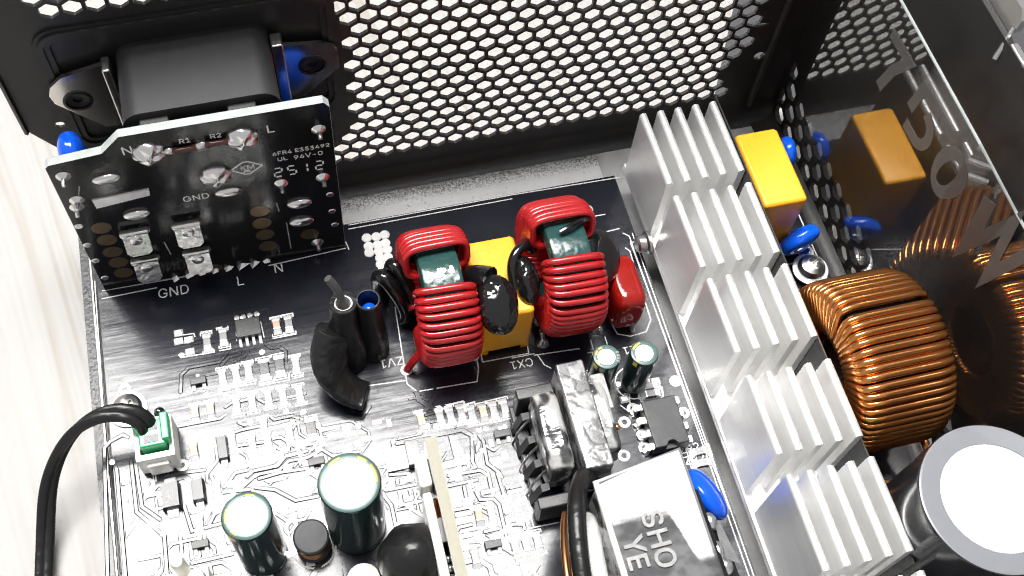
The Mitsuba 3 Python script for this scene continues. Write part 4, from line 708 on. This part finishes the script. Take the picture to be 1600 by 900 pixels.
part(t1, 'wire_end', ball((34.0, -68.8, 9.3), (.7, .6, .6)), 'copper_bright', True)
part(t1, 'tape', box(30.5, 34.4, -65.6, -58.8, 9.6, 10.4, .2), 'lacquered_tape')

# embossed transformer in front
t2 = thing('large_transformer', 'grey topped transformer in the front with raised letters SHO and YE on its top', 'transformer')
g = lambda m: spin(m, (0, 0, 1), 0.6, (32.4, -80, 0))
tilt = lambda m: spin(m, (0, 1, 0), -4.5, (32.4, -90, 20))
part(t2, 'body', g(box(25.4, 39.4, -105, -80.4, 1.0, 19.6, .7)), 'lacquered_tape', 30)
part(t2, 'top_plate', tilt(g(hull([(x, y, z) for z in (19.2, 20.0) for x, y in ((25.0, -80.2), (40.1, -78.2), (39.9, -105.5), (25.0, -105.5))] + [(x, y, 20.2) for x, y in ((25.5, -80.7), (39.6, -78.7), (39.4, -105), (25.5, -105))]))), 'varnished_top', 30)
part(t2, 'edge_bead', g(tube([(25.3, -105, 20.0), (25.3, -80.6, 20.0), (39.5, -78.8, 20.0), (39.4, -105, 20.0)], .55, 10)), 'varnish')
lets = []
for s, x, y in (('S', 30.6, -86.9), ('H', 30.6, -89.8), ('O', 30.6, -92.8), ('Y', 26.6, -90.0), ('E', 26.4, -92.8)):
    lets.append(move(spin(text(s, 3.1, .42, True), (0, 0, 1), -90), x, y, 20.2))
part(t2, 'raised_letters', tilt(g(cat(lets))), 'emboss_grey', 30, 'raised letters SHO and YE')
fl_ = part(t2, 'bobbin_flange', g(cat([box(40.2, 44.6, -105, -90.5, 8.0, 13.5, .5), box(39.8, 41.4, -105, -84.6, 12.8, 18.4, .5)])), 'black_gloss', 30)
part(t2, 'solder_lump', cat([ball((42.6, -89.2, 14.6), (1.1, 1.4, 1.0)), ball((41.4, -94.6, 17.4), (1.0, 1.6, 1.0)), ball((42.0, -97.0, 16.5), (1.2, 1.5, 1.2))]), 'solder', True)
part(t2, 'tape_fold', hull([(44.6, -89.5, 13.2), (45.6, -96.5, 13.2), (42.8, -95.5, 14.6), (43.4, -90.0, 14.2), (44.4, -93, 9)]), 'emboss_grey')
ws = thing('sleeved_wire', 'black sleeved wire bending along the left side of the large transformer', 'wire')
part(ws, 'sleeve', tube(curve([(27.0, -77.0, 9), (24.0, -78.6, 16), (21.6, -83, 19.5), (19.8, -90, 20), (18.5, -104, 20)], 36), 1.5, 12), 'shrink_tube', True)
wc = thing('bare_wire', 'bare copper coloured wire next to the black sleeved wire in the front', 'wire')
part(wc, 'strand', tube(curve([(20.4, -82.8, 14), (18.6, -87.5, 16.5), (17.2, -94, 18), (16.0, -105, 18)], 30), .62, 10), 'copper_bright', True)
gw = thing('pale_wire_bundle', 'pale rounded wire bundle between the black sleeved wire and the large transformer', 'wire')
part(gw, 'strand', tube(curve([(23.6, -84.5, 12), (22.6, -88, 16), (22.0, -94, 16), (21.6, -106, 14)], 24), 1.9, 14), 'varnish', True)
fg = thing('foil_sheet', 'pale crumpled insulating sheet at the lower edge before the dark transformer', 'insulating sheet')
part(fg, 'sheet', hull([(4.0, -92, 5), (14.6, -88.6, 5), (18, -108, 8), (3, -108, 8), (10, -98, 9.5), (13.5, -90, 5.8)]), 'white_plastic', True)

# ------------------------------------------------------------------ connector, cable, screws, front post
cn = thing('plug_connector', 'white board connector holding a small translucent green plug at the left edge', 'connector')
outer_ = sbox(-47.4, -56.2, -40.8, -48.6)
part(cn, 'housing', cat([prism(outer_.difference(sbox(-46.6, -55.2, -41.6, -49.4)), .2, 6.4), prism(outer_, .2, 1.6), box(-46.0, -42.2, -56.9, -56.1, .3, 4.6, .2)]), 'white_plastic', 30)
part(cn, 'plug', cat([box(-46.3, -41.9, -54.6, -49.7, 2.0, 8.3, .3), box(-47.0, -45.6, -51.5, -49.0, 5.0, 9.4, .2), box(-42.4, -41.0, -54.0, -49.0, 4.0, 9.0, .25)]), 'green_plastic', 30)
part(cn, 'slot', cat([box(-45.4, -43.0, -51.7, -50.3, 8.25, 8.45), box(-45.4, -43.0, -54.0, -52.6, 8.25, 8.45)]), 'chip_black', False)
bd = thing('bead_component', 'small black bead standing just behind the green plug', 'thermistor')
part(bd, 'body', lathe([(0, 0), (.8, .2), (1.0, 2.0), (.95, 4.2), (.5, 5.1), (0, 5.3)], (-43.0, -46.9, 0), 20), 'black_gloss', 40)
cb = thing('flat_cable', 'black flat cable arching from the green plug over the tray edge onto the table', 'cable')
cp = curve([(-44.4, -51.2, 8.0), (-45.6, -49.6, 10.2), (-49.5, -48.4, 11.2), (-55.0, -48.8, 9.6), (-60.0, -51.2, 5.4), (-63.2, -55.0, 1.4), (-65.2, -60.6, -2.6), (-66.6, -68, -5.2), (-67.8, -80, -6.1), (-68.6, -100, -6.2)], 70)
part(cb, 'wire', ribbon(cp + np.array([.6, .45, .0]), 1.0, .62, (.5, -.4, .75)), 'shrink_tube', True)
part(cb, 'wire', ribbon(cp + np.array([-.8, -.6, .05]), 1.0, .62, (.5, -.4, .75)), 'shrink_tube', True)
def pan_screw(x, y, z, label, r=2.9, washer=True):
    k = thing('screw', label, 'screw')
    hd = lathe([(0, 0), (r, 0), (r, .5), (r * .96, 1.0), (r * .8, 1.7), (r * .5, 2.1), (0, 2.25)], n=40)
    cr = cat([spin(hull([(s * r * .62, t * r * .13, 3) for s in (-1, 1) for t in (-1, 1)] + [(s * r * .2, t * r * .08, .9) for s in (-1, 1) for t in (-1, 1)]), (0, 0, 1), a) for a in (25, 115)])
    try:
        a1, a2 = [spin(hull([(s * r * .62, t * r * .13, 3) for s in (-1, 1) for t in (-1, 1)] + [(s * r * .2, t * r * .08, .9) for s in (-1, 1) for t in (-1, 1)]), (0, 0, 1), a) for a in (25, 115)]
        hd = trimesh.boolean.difference([hd, a1, a2], engine='manifold')
    except Exception: pass
    part(k, 'head', move(hd, x, y, z), 'bright_steel', 30)
    if washer: part(k, 'washer', lathe([(r * 1.28, 0), (r * 1.28, .35), (r * 1.2, .45), (r * .9, .45)], (x, y, z - .45), 40), 'terminal', 30)
pan_screw(-49.0, -43.4, .5, 'shiny cross-head screw behind the white connector at the left edge of the board', 2.7)
pan_screw(82.5, -42.9, 1.6, 'shiny cross-head screw beside the copper coil at the right edge', 2.7)
ph = thing('pin_header', 'white pin header with a cream post at the lower left edge of the board', 'connector')
part(ph, 'housing', box(-44.5, -37.5, -84, -76.6, .3, 7.0, .4), 'white_plastic')
part(ph, 'post', lathe([(1.2, 6), (1.15, 11), (.9, 12.2), (0, 12.5)], (-41.6, -76.4, 0), 20), 'ivory_plastic', 40)
part(ph, 'post', lathe([(1.5, 6), (1.5, 9.6), (1.2, 10.4), (0, 10.6)], (-39.2, -79.0, 0), 20), 'white_plastic', 40)
for key in [k for k, v in list(scene.items()) if v is None]: del scene[key]
